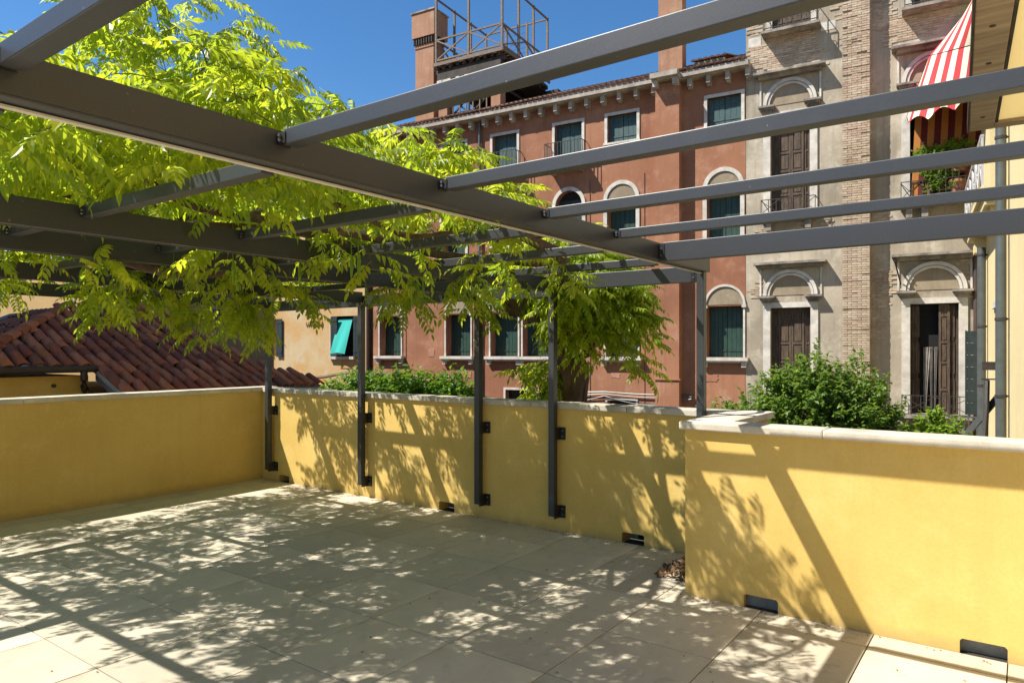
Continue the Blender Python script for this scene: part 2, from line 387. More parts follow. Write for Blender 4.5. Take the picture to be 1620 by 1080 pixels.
for x in PX:
    member('post',x-.03,x+.03,5.368,5.432,.15,2.33 if x>-2.5 else 2.175)
    for z in (.13,.84):
        m=MB(); m.box(x+.031,x+.088,YB-.014,YB-.001,z,z+.112); m.box(x+.031,x+.037,5.372,YB-.0145,z,z+.112); m.box(x-.03,x+.0309,5.4325,YB-.001,z+.004,z+.108)
        b=m.build('wall_bracket',M['black'],pg)
        for k in (.03,.082):
            bb=MB(); bb.tube([(x+.064,YB-.014,z+k),(x+.064,YB-.024,z+k)],.008,8); bb.build('bolt',M['bolt'],b,smooth=True)

# ------------------------------------------------------------------ facades (local x along the row, local y into the wall)
P0=Vector((-11.059,21.630,0)); FA=R(6.0)
def froot(name,label,cat,s=0.0,d=0.0,z=-4.0,group=None):
    c,sn=math.cos(FA),math.sin(FA); l=(P0.x+c*s-sn*d, P0.y+sn*s+c*d, z)
    return root(name,label,cat,l,FA,(s,d,z),group)
F3=lambda u,v,w_:(u,w_,v)
def arc(cx,cz,r,n=16,a0=0,a1=180): return [(cx+r*math.cos(R(a0+(a1-a0)*k/n)),cz+r*math.sin(R(a0+(a1-a0)*k/n))) for k in range(n+1)]
def archring(mb,cx,cz,ri,ro,y0,y1,n=20):
    a=arc(cx,cz,ro,n); b=arc(cx,cz,ri,n)
    for k in range(n):
        mb.prism([a[k],a[k+1],b[k+1],b[k]],F3,y0,y1)
def frame_rect(mb,x0,x1,z0,z1,w_,y0,y1,bottom=True,top=True):
    mb.box(x0,x0+w_,y0,y1,z0,z1); mb.box(x1-w_,x1,y0,y1,z0,z1)
    if top: mb.box(x0+w_+.0005,x1-w_-.0005,y0-.003,y1,z1-w_,z1+.002)
    if bottom: mb.box(x0-.03,x1+.03,y0-.05,y1,z0-.07,z0-.001)
def shutters(par,x0,x1,z0,z1,y,mat,leaves=2,planks=3,gap=.012,name='shutter'):
    wl=(x1-x0)/leaves
    for k in range(leaves):
        a=x0+k*wl+gap/2; b=a+wl-gap
        m=MB(); pw=(b-a)/planks
        for q in range(planks): m.box(a+q*pw+.004,a+(q+1)*pw-.004,y+.004*(q%2),y+.035,z0,z1)
        for zz in (z0+.18,z1-.22): m.box(a+.01,b-.01,y-.014,y-.001,zz,zz+.05)
        m.build(name,mat,par)
def panelled(par,x0,x1,z0,z1,y,mat,rows,name='shutter'):
    """a framed leaf with raised fields"""
    m=MB(); st=.055; m.box(x0,x0+st,y,y+.045,z0,z1); m.box(x1-st,x1,y,y+.045,z0,z1); m.box(x0+st+.0005,x1-st-.0005,y+.02,y+.035,z0,z1)
    n=len(rows)
    zz=z0
    tot=sum(rows)
    for r_ in rows:
        h=(z1-z0)*r_/tot
        m.box(x0+st+.001,x1-st-.001,y+.001,y+.0195,zz,zz+.06); m.box(x0+st+.03,x1-st-.03,y+.006,y+.0198,zz+.10,zz+h-.05)
        zz+=h
    m.box(x0+st+.001,x1-st-.001,y+.001,y+.0195,z1-.06,z1)
    return m.build(name,mat,par)
def rail(mb,x0,x1,yo,z0,z1,step=.11,cross=False,t=.02):
    """iron railing, front at y=yo (negative), returns to the wall"""
    for z in (z0+.04,z1): mb.box(x0,x1,yo,yo+t*1.4,z-t/2,z+t/2)
    for z in (z0+.04,z1):
        for x in (x0,x1-t): mb.box(x,x+t,yo+t*1.5,-.001,z-t/2,z+t/2)
    n=max(2,int((x1-x0)/step)); 
    for k in range(n+1):
        x=x0+(x1-x0-t)*k/n; mb.box(x,x+t,yo+.001,yo+t,z0,z1-t/2-.001)
    m_=max(1,int(abs(yo)/step))
    for k in range(1,m_):
        for x in (x0,x1-t): mb.box(x,x+t,yo*(k/m_),yo*(k/m_)+t,z0,z1-t/2-.001)
    if cross:
        n=max(2,int((x1-x0)/(z1-z0))); 
        for k in range(n):
            a=x0+(x1-x0)*k/n; b=x0+(x1-x0)*(k+1)/n
            mb.bar((a,yo+t*.5,z0+.05),(b,yo+t*.5,z1-.02),t*.8,t*.8,(0,1,0)); mb.bar((a,yo+t*.5,z1-.02),(b,yo+t*.5,z0+.05),t*.8,t*.8,(0,1,0))

# ---- red palazzo
red=froot('palazzo','long red rendered palazzo with green shutters, white stone window frames and tall chimneys','building',-3,0)
holes=[]; S_L,S_R,ZT=-11.1,4.06,10.36
up=[(-4.66,8.25),(-2.04,8.25),(-.02,8.77),(3.40,8.77),(-6.95,8.77),(-9.2,8.77)]
mid=[-2.02,-.04,3.38,-4.66,-6.95,-9.2]
low=[(-10.13,1.13,1),(-6.75,1.16,1),(-4.68,1.2,1),(-3.28,1.2,1),(-.03,1.16,1),(3.42,1.14,1)]
for c,z0 in up: holes.append([(c-.53,z0),(c+.53,z0),(c+.53,9.70),(c-.53,9.70)])
for i,c in enumerate(mid):
    if i==0: holes.append([(c-.52,5.05),(c+.52,5.05)]+arc(c,6.80,.52,12))
    else: holes.append([(c-.52,5.05),(c+.52,5.05),(c+.52,6.66),(c-.52,6.66)])
for c,wd,_ in low: holes.append([(c-wd/2,1.44),(c+wd/2,1.44),(c+wd/2,3.06),(c-wd/2,3.06)])
holes.append([(-.55,-.95),(.48,-.95),(.48,-.06),(-.55,-.06)]); holes.append([(-4.6,-.8),(-3.4,-.8),(-3.4,.2),(-4.6,.2)])
m=MB(); holed(m,m,[(S_L,-4),(S_R,-4),(S_R,ZT),(S_L,ZT)],holes,F3,0,.42)
m.box(S_L,S_R,.42,9,-4,ZT)
m.build('wall',M['red'],red)
m=MB(); m.box(1.27,2.06,-.36,-.001,-4,10.33); m.box(1.22,2.11,-.40,-.361,.70,.75); m.build('chimney_breast',M['red'],red)
for c,z0 in up:
    m=MB(); frame_rect(m,c-.63,c+.63,z0,9.80,.10,-.035,.10,bottom=(z0>8.5))
    wdo=m.build('window',M['stone'],red); wdo.name='window'
    shutters(wdo,c-.525,c+.525,z0+.01,9.695,.14+.02*math.sin(c*9),M['bluegreen'],2,3)
for c in (-4.66,-2.04):
    m=MB(); m.box(c-.74,c+.74,-.5,-.002,8.13,8.22); m.box(c-.6,c-.45,-.4,-.002,7.9,8.13); m.box(c+.45,c+.6,-.4,-.002,7.9,8.13); b=m.build('balcony',M['dirtystone'],red)
    m=MB(); rail(m,c-.72,c+.72,-.48,8.22,8.95,.12); m.build('railing',M['iron'],b)
for i,c in enumerate(mid):
    m=MB(); archring(m,c,6.80,.52,.65,-.05,.06)
    m.box(c-.65,c-.52,-.04,.1,5.05,6.68); m.box(c+.52,c+.65,-.04,.1,5.05,6.68)
    for s in (-1,1):
        x=c+s*.585; m.box(x-.085,x+.085,-.075,.06,6.685,6.795)
    m.box(c-.72,c+.72,-.14,.1,4.93,5.045)
    wdo=m.build('window',M['stone'],red)
    if i==0:
        shutters(wdo,c-.515,c+.515,5.06,7.0,.2,M['darkshut'],2,3)
        boxo('pane',M['glass'],wdo,c-.5,c+.5,.24,.26,6.9,7.3)
    else:
        m=MB(); a=arc(c,6.801,.515,16); m.prism(a,F3,-.012,-.002); m.build('tympanum',M['stucco_tymp'],wdo)
        shutters(wdo,c-.515,c+.515,5.06,6.655,.33,M['green'],2,3)
for j,(c,wd,_) in enumerate(low):
    m=MB(); hw=wd/2; archring(m,c,3.10,hw,hw+.075,-.05,.05)
    m.box(c-hw-.06,c-hw,-.04,.1,1.44,3.0); m.box(c+hw,c+hw+.06,-.04,.1,1.44,3.0)
    for s in (-1,1):
        x=c+s*(hw+.03); m.box(x-.065,x+.065,-.08,.06,3.0,3.095)
    wdo=m.build('window',M['stone'],red)
    m=MB(); m.box(c-hw-.17,c+hw+.17,-.22,.06,1.33,1.435); m.box(c-hw-.13,c+hw+.13,-.17,-.002,1.27,1.329)
    m.box(c-hw-.10,c-hw+.04,-.13,-.002,1.13,1.269); m.box(c+hw-.04,c+hw+.10,-.13,-.002,1.13,1.269); m.build('sill',M['stone'],wdo)
    m=MB(); m.prism(arc(c,3.101,hw-.005,16),F3,-.012,-.002); m.build('tympanum',M['stucco_tymp'],wdo)
    shutters(wdo,c-hw+.005,c+hw-.005,1.45,3.055,.35,M['green'],2,4)
m=MB(); frame_rect(m,-.62,.55,-1.0,.02,.07,-.03,.08,bottom=False); wdo=m.build('window',M['stone'],red); boxo('pane',M['glass'],wdo,-.55,.48,.2,.22,-.95,-.06)
m=MB(); frame_rect(m,-4.7,-3.3,-.9,.28,.08,-.03,.08,bottom=False); wdo=m.build('window',M['stone'],red); boxo('pane',M['glass'],wdo,-4.6,-3.4,.2,.22,-.8,.2)
# cornice
m=MB(); m.box(S_L,1.22,-.42,.3,10.40,10.56); m.box(S_L,1.22,-.30,.3,10.361,10.399); m.build('cornice',M['cornice'],red)
m=MB(); m.box(1.22,2.12,-.78,.3,10.40,10.56); m.box(1.22,2.12,-.62,.3,10.362,10.399); m.box(1.27,1.42,-.66,-.37,10.16,10.361);m.box(1.92,2.07,-.66,-.37,10.16,10.361); m.build('cornice',M['cornice'],red)
m=MB(); m.box(2.12,4.22,-.42,.3,10.40,10.56); m.box(2.12,4.2,-.30,.3,10.361,10.399); m.build('cornice',M['cornice'],red)
x=S_L+.2
while x<4.1:
    if not 1.1<x<2.1:
        m=MB(); m.box(x,x+.13,-.29,-.001,10.12,10.36); m.box(x+.01,x+.12,-.20,-.001,10.05,10.119); m.build('cornice_bracket',M['cornice'],red)
    x+=.60
# roof with rows of clay tiles
def tilerow(mb,p0,d,across,up,r,n=5,seg=.38,taper=.8,tot=2.0,jit=.006,lift=.35):
    """one column of overlapping half round tiles from p0 up the slope along d"""
    k=0; L=0
    while L<tot:
        a=p0+d*L+up*random.uniform(0,jit); b=p0+d*(min(L+seg,tot)+.03)-up*.0+up*random.uniform(0,jit)
        a=a+up*.018
        ra,rb=r,r*taper
        va=[a+across*math.cos(math.pi*q/n)*ra+up*math.sin(math.pi*q/n)*ra*lift*2 for q in range(n+1)]
        vb=[b+across*math.cos(math.pi*q/n)*rb+up*math.sin(math.pi*q/n)*rb*lift*2 for q in range(n+1)]
        mb.add(va+vb,[(q,q+1,q+1+n+1,q+n+1) for q in range(n)]+[tuple(range(n+1))]); L+=seg
sl=R(23); m=MB(); m.add([(S_L,-.38,10.57),(4.1,-.38,10.57),(4.1,4.6,10.57+4.98*math.tan(sl)),(S_L,4.6,10.57+4.98*math.tan(sl)),(4.1,9.4,10.57),(S_L,9.4,10.57)],[(0,1,2,3),(3,2,4,5),(1,4,2),(0,3,5)])
rf=m.build('roof',M['rooftile_old'],red)
m=MB(); x=S_L+.1
while x<4.1:
    tilerow(m,Vector((x,-.46,10.585)),Vector((0,math.cos(sl),math.sin(sl))),Vector((1,0,0)),Vector((0,-math.sin(sl),math.cos(sl))),.085,tot=3.2,seg=.4)
    x+=.2
def settint(o,per):
    me=o.data; n=len(me.vertices); a=me.attributes.new('tint','FLOAT','POINT')
    t=np.repeat(np.random.rand(n//per+1),per)[:n].astype(np.float32); a.data.foreach_set('value',t)
ro=m.build('roof_tiles',M['rooftile_old'],rf,kind='stuff'); settint(ro,12)
# chimneys
def chimney(par,x0,x1,y0,y1,z0,z1,hz,fl_=.05):
    m=MB(); m.box(x0,x1,y0,y1,z0,hz); m.box(x0-.03,x1+.03,y0-.03,y1+.03,hz-.42,hz-.36)
    c=m.build('chimney',M['chim'],par)
    m=MB(); m.box(x0-fl_-.06,x1+fl_+.06,y0-fl_-.06,y1+fl_+.06,hz+.001,z1-.06); m.build('chimney_head',M['chim'],c)
    m=MB(); m.box(x0-fl_-.1,x1+fl_+.1,y0-fl_-.1,y1+fl_+.1,z1-.0595,z1); m.build('chimney_cap',M['dirtystone'],c)
    m=MB(); n=8
    for k in range(n):
        xa=x0-fl_+(x1-x0+2*fl_)*k/n; m.box(xa,xa+.05,y0-fl_-.03,y0-.001,hz-.28,hz-.001)
    for k in range(6):
        ya=y0+(y1-y0)*k/6; m.box(x1+.001,x1+fl_+.03,ya,ya+.05,hz-.28,hz-.001)
    m.build('corbels',M['darkwood'],c)
M['chim']=stucco('weathered_pink_render',(.40,.225,.14),(.34,.18,.11),(.44,.29,.20),streak=.6,bmp=.3,stain=(.16,.10,.075),sscale=.6,fine=14)
chimney(red,-9.62,-8.68,1.0,1.75,10.4,15.80,14.72)
chimney(red,1.25,2.05,.02,.47,10.57,15.6,14.6)
m=MB(); m.box(2.45,3.45,.0,.9,10.57,10.93); d=m.build('dormer',M['dirtystone'],red)
m=MB(); x=2.42
for k in range(6): tilerow(m,Vector((2.45+k*.2,-.12,10.93)),Vector((0,.95,.30)).normalized(),Vector((1,0,0)),Vector((0,-.30,.95)),.09,tot=1.6)
o=m.build('dormer_tiles',M['rooftile_old'],d,kind='stuff'); settint(o,12)
m=MB(); m.tube([(-5.72,-.09,10.3),(-5.72,-.09,-3.9)],.055,10); m.build('downpipe',M['pipe_grey'],red,smooth=True)
m=MB(); m.tube([(-11.28,-.09,9.5),(-11.28,-.09,-3.9)],.075,10); m.build('downpipe',M['pipe_brown'],red,smooth=True)

def patches(par,mat,n,s0,s1,z0,z1,avoid,seed,y=0.0,off=(-3,-4)):
    rr=random.Random(seed); k=0; tries=0
    while k<n and tries<900:
        tries+=1; w_=rr.uniform(.18,.55); h=rr.uniform(.15,.6); a=rr.uniform(s0,s1-w_); b=rr.uniform(z0,z1-h)
        if any(a<q[1]+.12 and a+w_>q[0]-.12 and b<q[3]+.15 and b+h>q[2]-.15 for q in avoid): continue
        m=MB(); N_=14; poly=[]
        for i in range(N_):
            t_=2*math.pi*i/N_; e=rr.uniform(.72,1.08); poly.append((a+w_/2+w_/2*e*max(-.85,min(.85,1.25*math.cos(t_))),b+h/2+h/2*e*max(-.85,min(.85,1.25*math.sin(t_)))))
        m.prism(poly,F3,y-.009-.004*rr.random(),y-.0005); m.build('render_patch',mat,par); avoid.append((a,a+w_,b,b+h)); k+=1
AV=[(c-.75,c+.75,7.8,9.9) for c,_ in up]+[(c-.75,c+.75,4.85,7.5) for c in mid]+[(c-.8,c+.8,1.1,3.8) for c,_,_2 in low]+[(1.1,2.4,-4,11),(-5.9,-5.5,-4,11),(-4.9,-3.2,-1,.6),(-.8,.7,-1,.3)]
M['redpatch']=stucco('patched_red_render',(.44,.25,.175),(.34,.17,.11),(.48,.31,.24),streak=.4,bmp=.3,stain=(.2,.1,.07),sscale=.8,fine=14)
M['redpatch2']=stucco('faded_red_render',(.29,.125,.08),(.36,.17,.11),(.25,.11,.075),streak=.4,bmp=.3,stain=(.16,.08,.06),sscale=.8,fine=14)
patches(red,M['redpatch'],9,-8.6,4.0,-.2,9.9,AV,5); patches(red,M['redpatch2'],9,-8.6,4.0,-.2,9.9,AV,6)
for s_c in (-9.33,.78,-1.2):
    m=MB(); m.tube([(s_c,-.012,(7.6 if s_c>-2 else 4.5)),(s_c+.01,-.012,2.2),(s_c,-.012,-3.9)],.009,6); m.build('conduit',M['pipe_brown'],red)
# ---- cables slung along the red wall
cb=froot('cable','bundle of grey cables slung low along the foot of the red wall','cable',-1,-.1,.1)
for k,(z,sag,r) in enumerate(((.24,.05,.025),(.17,.08,.018),(.10,.25,.016))):
    m=MB(); pts=[(-3.6+6.0*q/24,-.10-.02*k,z-sag*math.sin(math.pi*((q/24*2)%1))) for q in range(25)]; m.tube(pts,r,6); m.build('cable_strand',M['pipe_grey'],cb,smooth=True)

# ---- roof terrace (altana) on the red roof
al=froot('roof_terrace','openwork timber roof terrace with braced rails on brick piers above the red palazzo','roof terrace',-6.7,2.5,11.0)
A0,A1,D0,D1,ZP=-8.32,-5.12,.6,4.5,13.30
m=MB()
for k in range(16): 
    y=D0+(D1-D0)*k/16; m.box(A0,A1,y,y+(D1-D0)/16-.02,ZP-.03,ZP)
m.build('deck',M['palewood'],al)
m=MB(); m.box(A0-.06,A1+.06,D0-.08,D0-.02,ZP-.14,ZP-.01); m.box(A1+.02,A1+.08,D0-.08,D1,ZP-.14,ZP-.01); m.build('deck_edge',M['palewood'],al)
m=MB()
for k in range(10): 
    x=A0+.1+(A1-A0-.3)*k/9; m.box(x,x+.1,D0-.02,D1,ZP-.26,ZP-.142)
for k in range(9):
    y=D0+.1+(D1-D0-.3)*k/8; m.box(A0,A1+.02,y,y+.1,ZP-.42,ZP-.262)
m.box(A0+.1,A1-.1,D0+.02,D0+.14,ZP-.72,ZP-.4205); m.box(A1-.24,A1-.12,D0+.15,D1,ZP-.72,ZP-.4205); m.box(A0+.1,A1-.1,D1-.2,D1-.1,ZP-.72,ZP-.4205)
m.build('joists',M['darkwood'],al)
for k in range(7):
    x=A0+.2+.42*k; boxo('corbel',M['stone'],al,x,x+.16,D0-.03,D0+.018,ZP-.80,ZP-.725)
for (x,y) in ((A0+.15,D0+.05),(A1-.55,D0+.05),(A0+.15,D1-.5),(A1-.55,D1-.5)):
    m=MB(); m.box(x,x+.42,y,y+.40,10.7,ZP-.9); b=m.build('pier',M['chim'],al); boxo('capital',M['stone'],b,x-.05,x+.47,y-.05,y+.45,ZP-.899,ZP-.722)
posts=[(A0,D0,17.2),(-6.74,D0,17.2),(A1-.08,D0,17.2)]+[(x,y,16.02) for x in (A0,A1-.08) for y in (1.9,3.15,D1-.08)]+[(x,D1-.08,16.02) for x in (-7.25,-6.2)]
for x,y,z in posts: boxo('post',M['palewood'],al,x,x+.08,y,y+.08,ZP,z)
def tbar(p,q,w_=.06): 
    m=MB(); m.bar(p,q,w_,w_); m.build('rail',M['palewood'],al)
for x in (A0+.04,A1-.04): 
    tbar((x,D0+.09,15.95),(x,D1,15.95)); tbar((x,D0+.09,14.25),(x,D1-.09,14.25)); tbar((x,D0+.09,13.42),(x,D1-.09,13.42))
    for a,b in ((D0+.1,2.5),(2.5,D1-.1)): tbar((x,a,13.45),(x,b,14.22),.05); tbar((x+.001,a,14.22),(x+.001,b,13.45),.05)
tbar((A0,D1-.04,15.95),(A1,D1-.04,15.95)); tbar((A0,D1-.04,14.25),(A1,D1-.04,14.25))
for a,b in ((A0+.09,-6.75),(-6.65,A1-.09)):
    tbar((a,D0+.04,14.25),(b,D0+.04,14.25)); tbar((a,D0+.04,13.42),(b,D0+.04,13.42))
    tbar((a,D0+.04,13.45),(b,D0+.04,14.22),.05); tbar((a,D0+.035,14.22),(b,D0+.035,13.45),.05)
for z in (12.38,11.98):
    m=MB(); m.bar((A0+.57,D0+.2,z),(A1-.57,D0+.2,z),.09,.10); m.build('loggia_beam',M['darkwood'],al)
    m=MB(); m.bar((A1-.3,D0+.5,z),(A1-.3,D1-.6,z),.09,.10); m.build('loggia_beam',M['darkwood'],al)
for k in range(7):
    m=MB(); xx=A0+.75+.32*k; m.bar((xx,D0+.22,11.0),(xx,D0+.22,11.7+.15*(k%3)),.045,.045); m.build('baluster',M['palewood'],al)
for k in range(6):
    m=MB(); yy=D0+.7+.5*k; m.bar((A1+.05,yy,ZP-.1),(A1-.25,yy,ZP-.85),.07,.07); m.build('knee_brace',M['darkwood'],al)
# loggia braces and clutter under the deck
for a,b in (((A0+.6,D0+.3,11.1),(-6.8,D0+.3,11.9)),((-6.8,D0+.3,11.1),(A0+.6,D0+.3,11.9)),((-6.75,D0+.3,11.1),(A1-.6,D0+.3,11.9)),((A0+.5,D0+.25,11.92),(A1-.6,D0+.25,11.92)),((A1-.3,1.2,11.2),(A1-.3,4.2,12.2)),((A1-.3,1.2,12.4),(A1-.3,4.2,12.4)),((-6.78,D0+.2,11),(-6.78,D0+.2,12.5))):
    m=MB(); m.bar(a,b,.06,.06); m.build('brace',M['darkwood'],al)
m=MB(); m.box(A0+.5,A1+.9,3.6,4.3,11.9,12.5); m.add([(A0+.2,1.2,12.62),(A1+.2,1.2,12.62),(A1+.9,4.9,12.0),(A0+.2,4.9,12.0)],[(0,1,2,3)]); m.build('inner_roof',M['darkwood'],al)

an=froot('aerial','thin rooftop aerial standing behind the timber roof terrace','aerial',-7.0,5.2,11)
m=MB(); m.tube([(-7.0,5.2,12),(-7.0,5.2,16.2)],.02,6)
for k in range(5): m.box(-7.45,-6.55,5.19,5.205,15.1+.22*k,15.115+.22*k)
m.box(-7.35,-6.6,5.1,5.12,15.55,15.57); m.build('aerial_mast',M['iron'],an)
# ---- ochre house with the teal cloth
oc=froot('house','weathered ochre and grey rendered house with green shutters left of the red palazzo','house',-14,0)
m=MB(); hs=[[(-13.42,1.40),(-12.15,1.40),(-12.15,3.14),(-13.42,3.14)],[(-17.2,1.40),(-16.85,1.40),(-16.85,3.1),(-17.2,3.1)]]
holed(m,m,[(-19.5,-4),(-11.36,-4),(-11.36,8.6),(-19.5,8.6)],hs,F3,.02,.3); m.box(-19.5,-11.36,.32,8,-4,8.6); m.build('wall',M['ochre'],oc)
m=MB(); m.box(-19.6,-11.3,-.25,8,8.601,8.8); m.build('roof',M['rooftile'],oc)
m=MB(); m.box(-13.5,-12.07,-.12,.3,1.28,1.398); m.box(-13.52,-13.44,-.015,.2,1.40,3.14); wdo=m.build('window',M['stone'],oc)
boxo('pane',M['dark'],wdo,-13.42,-12.15,.25,.27,1.4,3.14)
shutters(wdo,-13.44,-13.05,1.4,3.13,-.07,M['darkshut'],1,3)
shutters(wdo,-12.14,-11.75,1.4,3.13,-.05,M['darkshut'],1,3)
shutters(oc,-16.82,-16.45,1.36,3.1,-.06,M['darkshut'],1,3)
m=MB()
for k in range(9): m.box(-15.0+k*.12,-14.94+k*.12,-.05,.019,2.80,2.93)
m.build('brick_ledge',M['ochre'],oc)
m=MB(); m.tube([(-15.6+ .35*k,-.02,.63-.12*math.sin(k*.5)) for k in range(13)],.018,6); m.build('cable_strand',M['pipe_grey'],oc)
tc=froot('cloth_awning','teal cloth awning hanging slack out of the ochre house window','awning',-12.8,-.4,1.5)
m=MB(); n1,n2=8,8; P=[]
for j in range(n2+1):
    v=j/n2
    for i in range(n1+1):
        u=i/n1; P.append((-13.12+u*.80-v*.12,.12-v*.40-.03*math.sin(u*9+v*2)*v,3.02-1.52*v+.06*math.sin(u*3.14)*v))
m.add(P,[(j*(n1+1)+i,j*(n1+1)+i+1,(j+1)*(n1+1)+i+1,(j+1)*(n1+1)+i) for j in range(n2) for i in range(n1)])
m.build('cloth',M['teal'],tc,smooth=True)
m=MB(); m.tube([(-13.26,-.29,1.49),(-12.56,-.29,1.49)],.012,6); m.tube([(-13.0,.15,3.04),(-12.38,.15,3.04)],.012,6); m.tube([(-13.0,.15,1.9),(-13.24,-.29,1.49)],.009,6); m.build('cloth_rod',M['iron'],tc)

# ---- tall grey palazzo
gr=froot('palazzo','tall grey palazzo with peeling render, bare brick and brown panelled shutters behind white stone surrounds','building',7,0)
GL,GR_,GT=4.07,10.14,17
hs=[]
def rect(a,b,c,d): return [(a,c),(b,c),(b,d),(a,d)]
hs+=[rect(4.80,5.94,-.12,2.95),rect(8.53,9.68,-.1,2.95),rect(4.80,5.92,5.74,8.72),rect(8.53,9.70,5.74,8.72),rect(4.85,5.95,11.44,13.6),rect(8.55,9.7,11.3,13.5)]
m=MB(); holed(m,m,rect(GL,GR_,-4,GT),hs,F3,0,.35); m.box(GL,GR_,.35,9,-4,GT); m.build('wall',M['greywall'],gr)
m=MB(); m.box(6.83,7.54,-.40,-.001,-4,GT); m.build('wall_pier',M['mortar'],gr)
# bricks
def ragged(x,z,poly):
    x+=.13*math.sin(z*5.1)+.09*math.sin(z*13+x*3); z+=.12*math.sin(x*6.3)+.07*math.sin(x*17)
    c=False; n=len(poly)
    for i in range(n):
        (x1,z1),(x2,z2)=poly[i],poly[(i+1)%n]
        if (z1>z)!=(z2>z) and x<(x2-x1)*(z-z1)/(z2-z1)+x1: c=not c
    return c
bm_=bpy.data.meshes.new('brick'); 
bb=MB(); bb.box(-.118,.118,-.012,.012,-.027,.027); bm_.from_pydata(bb.v,[],bb.f); bm_.materials.append(M['brick']); bm_.update()
pit=.0655; zz=-3.9; row=0; stuff=MB(); cnt=0
while zz<GT-.1:
    rowoff=random.uniform(0,.014)
    x=6.83+(-.11 if row%2 else 0)
    while x<7.54:
        a=max(x,6.833)+.003; b=min(x+.245,7.537)-.002
        if b-a>.05:
            pr=-.401-rowoff-random.uniform(0,.012); 
            if -.15<zz<6.4 and cnt<298:
                o=bpy.data.objects.new('brick',bm_); COL.objects.link(o); o.parent=gr
                o.location=(((a+b)/2)-7,pr-.0125+.012,zz+.03+4); o.scale=((b-a)/.236,1,1); o.rotation_euler=(0,R(random.uniform(-1.6,1.6)),0); cnt+=1
            elif random.random()>.04: stuff.box(a,b,pr-.012,-.4005,zz+.005,zz+.058)
        x+=.25
    # side of the pier
    yy=-.40+(-.11 if row%2 else 0)
    while yy<0:
        a=max(yy,-.398)+.005; b=min(yy+.245,-.002)-.005
        if b-a>.04: stuff.box(7.5405,7.541+random.uniform(.004,.014),a,b,zz+.005,zz+.058)
        yy+=.25
    zz+=pit; row+=1
polys=[[(4.0,10.15),(6.45,10.1),(6.3,10.55),(5.85,11.0),(5.95,11.35),(6.35,11.5),(6.2,12.4),(5.9,12.9),(6.2,14),(6.5,17.5),(3.9,17.5)],
       [(7.54,10.6),(8.3,10.2),(9.2,10.25),(9.45,11.0),(9.4,11.2),(9.5,13.0),(9.7,17.4),(7.54,17.4)],
       [(7.54,1.0),(7.9,2.7),(8.05,3.1),(8.16,3.9),(7.9,4.1),(7.54,4.2)],[(7.54,-4),(8.1,-4),(8.2,-1),(8.0,-.2),(7.54,.1)],
       [(6.3,.2),(6.83,.5),(6.83,1.15),(6.5,1.1)],[(4.07,3.2),(4.45,3.4),(4.4,3.8),(4.07,3.75)],[(6.3,5.1),(6.83,4.95),(6.83,5.3),(6.4,5.35)],
       [(9.95,3.0),(10.14,3.0),(10.14,4.2),(9.98,4.2)],[(4.5,4.9),(6.0,5.0),(5.9,5.4),(4.6,5.3)],[(7.54,5.1),(8.3,5.1),(8.2,5.5),(7.54,5.6)],[(6.55,11.8),(6.83,11.0),(6.83,11.6)],[(6.6,6.9),(6.83,6.8),(6.83,7.3)]]
holeboxes=[(4.6,6.1,11.2,14),(8.3,9.9,11.1,14),(4.5,6.2,8.3,10.0),(8.2,9.95,8.3,10.3),(4.1,4.6,11.05,11.35)]
zz=-4; row=0
while zz<GT-.1:
    x=GL+.01+(-.12 if row%2 else 0)
    while x<GR_-.02:
        cx=x+.12
        if cx-.12>GL-.01 and cx+.12<GR_ and not (6.70<cx<7.66) and any(ragged(cx,zz,p_) for p_ in polys) and not any(a<cx+.12 and cx-.12<b and c<zz<d for a,b,c,d in holeboxes) and random.random()>.05:
            stuff.box(x+.003,x+.243,-.004-.012*abs(math.sin(row*2.7))-random.uniform(0,.014),.01,zz+.005,zz+.058)
        x+=.25
    zz+=pit; row+=1
bs=stuff.build('brickwork',M['brick'],gr,kind='stuff'); settint(bs,8)
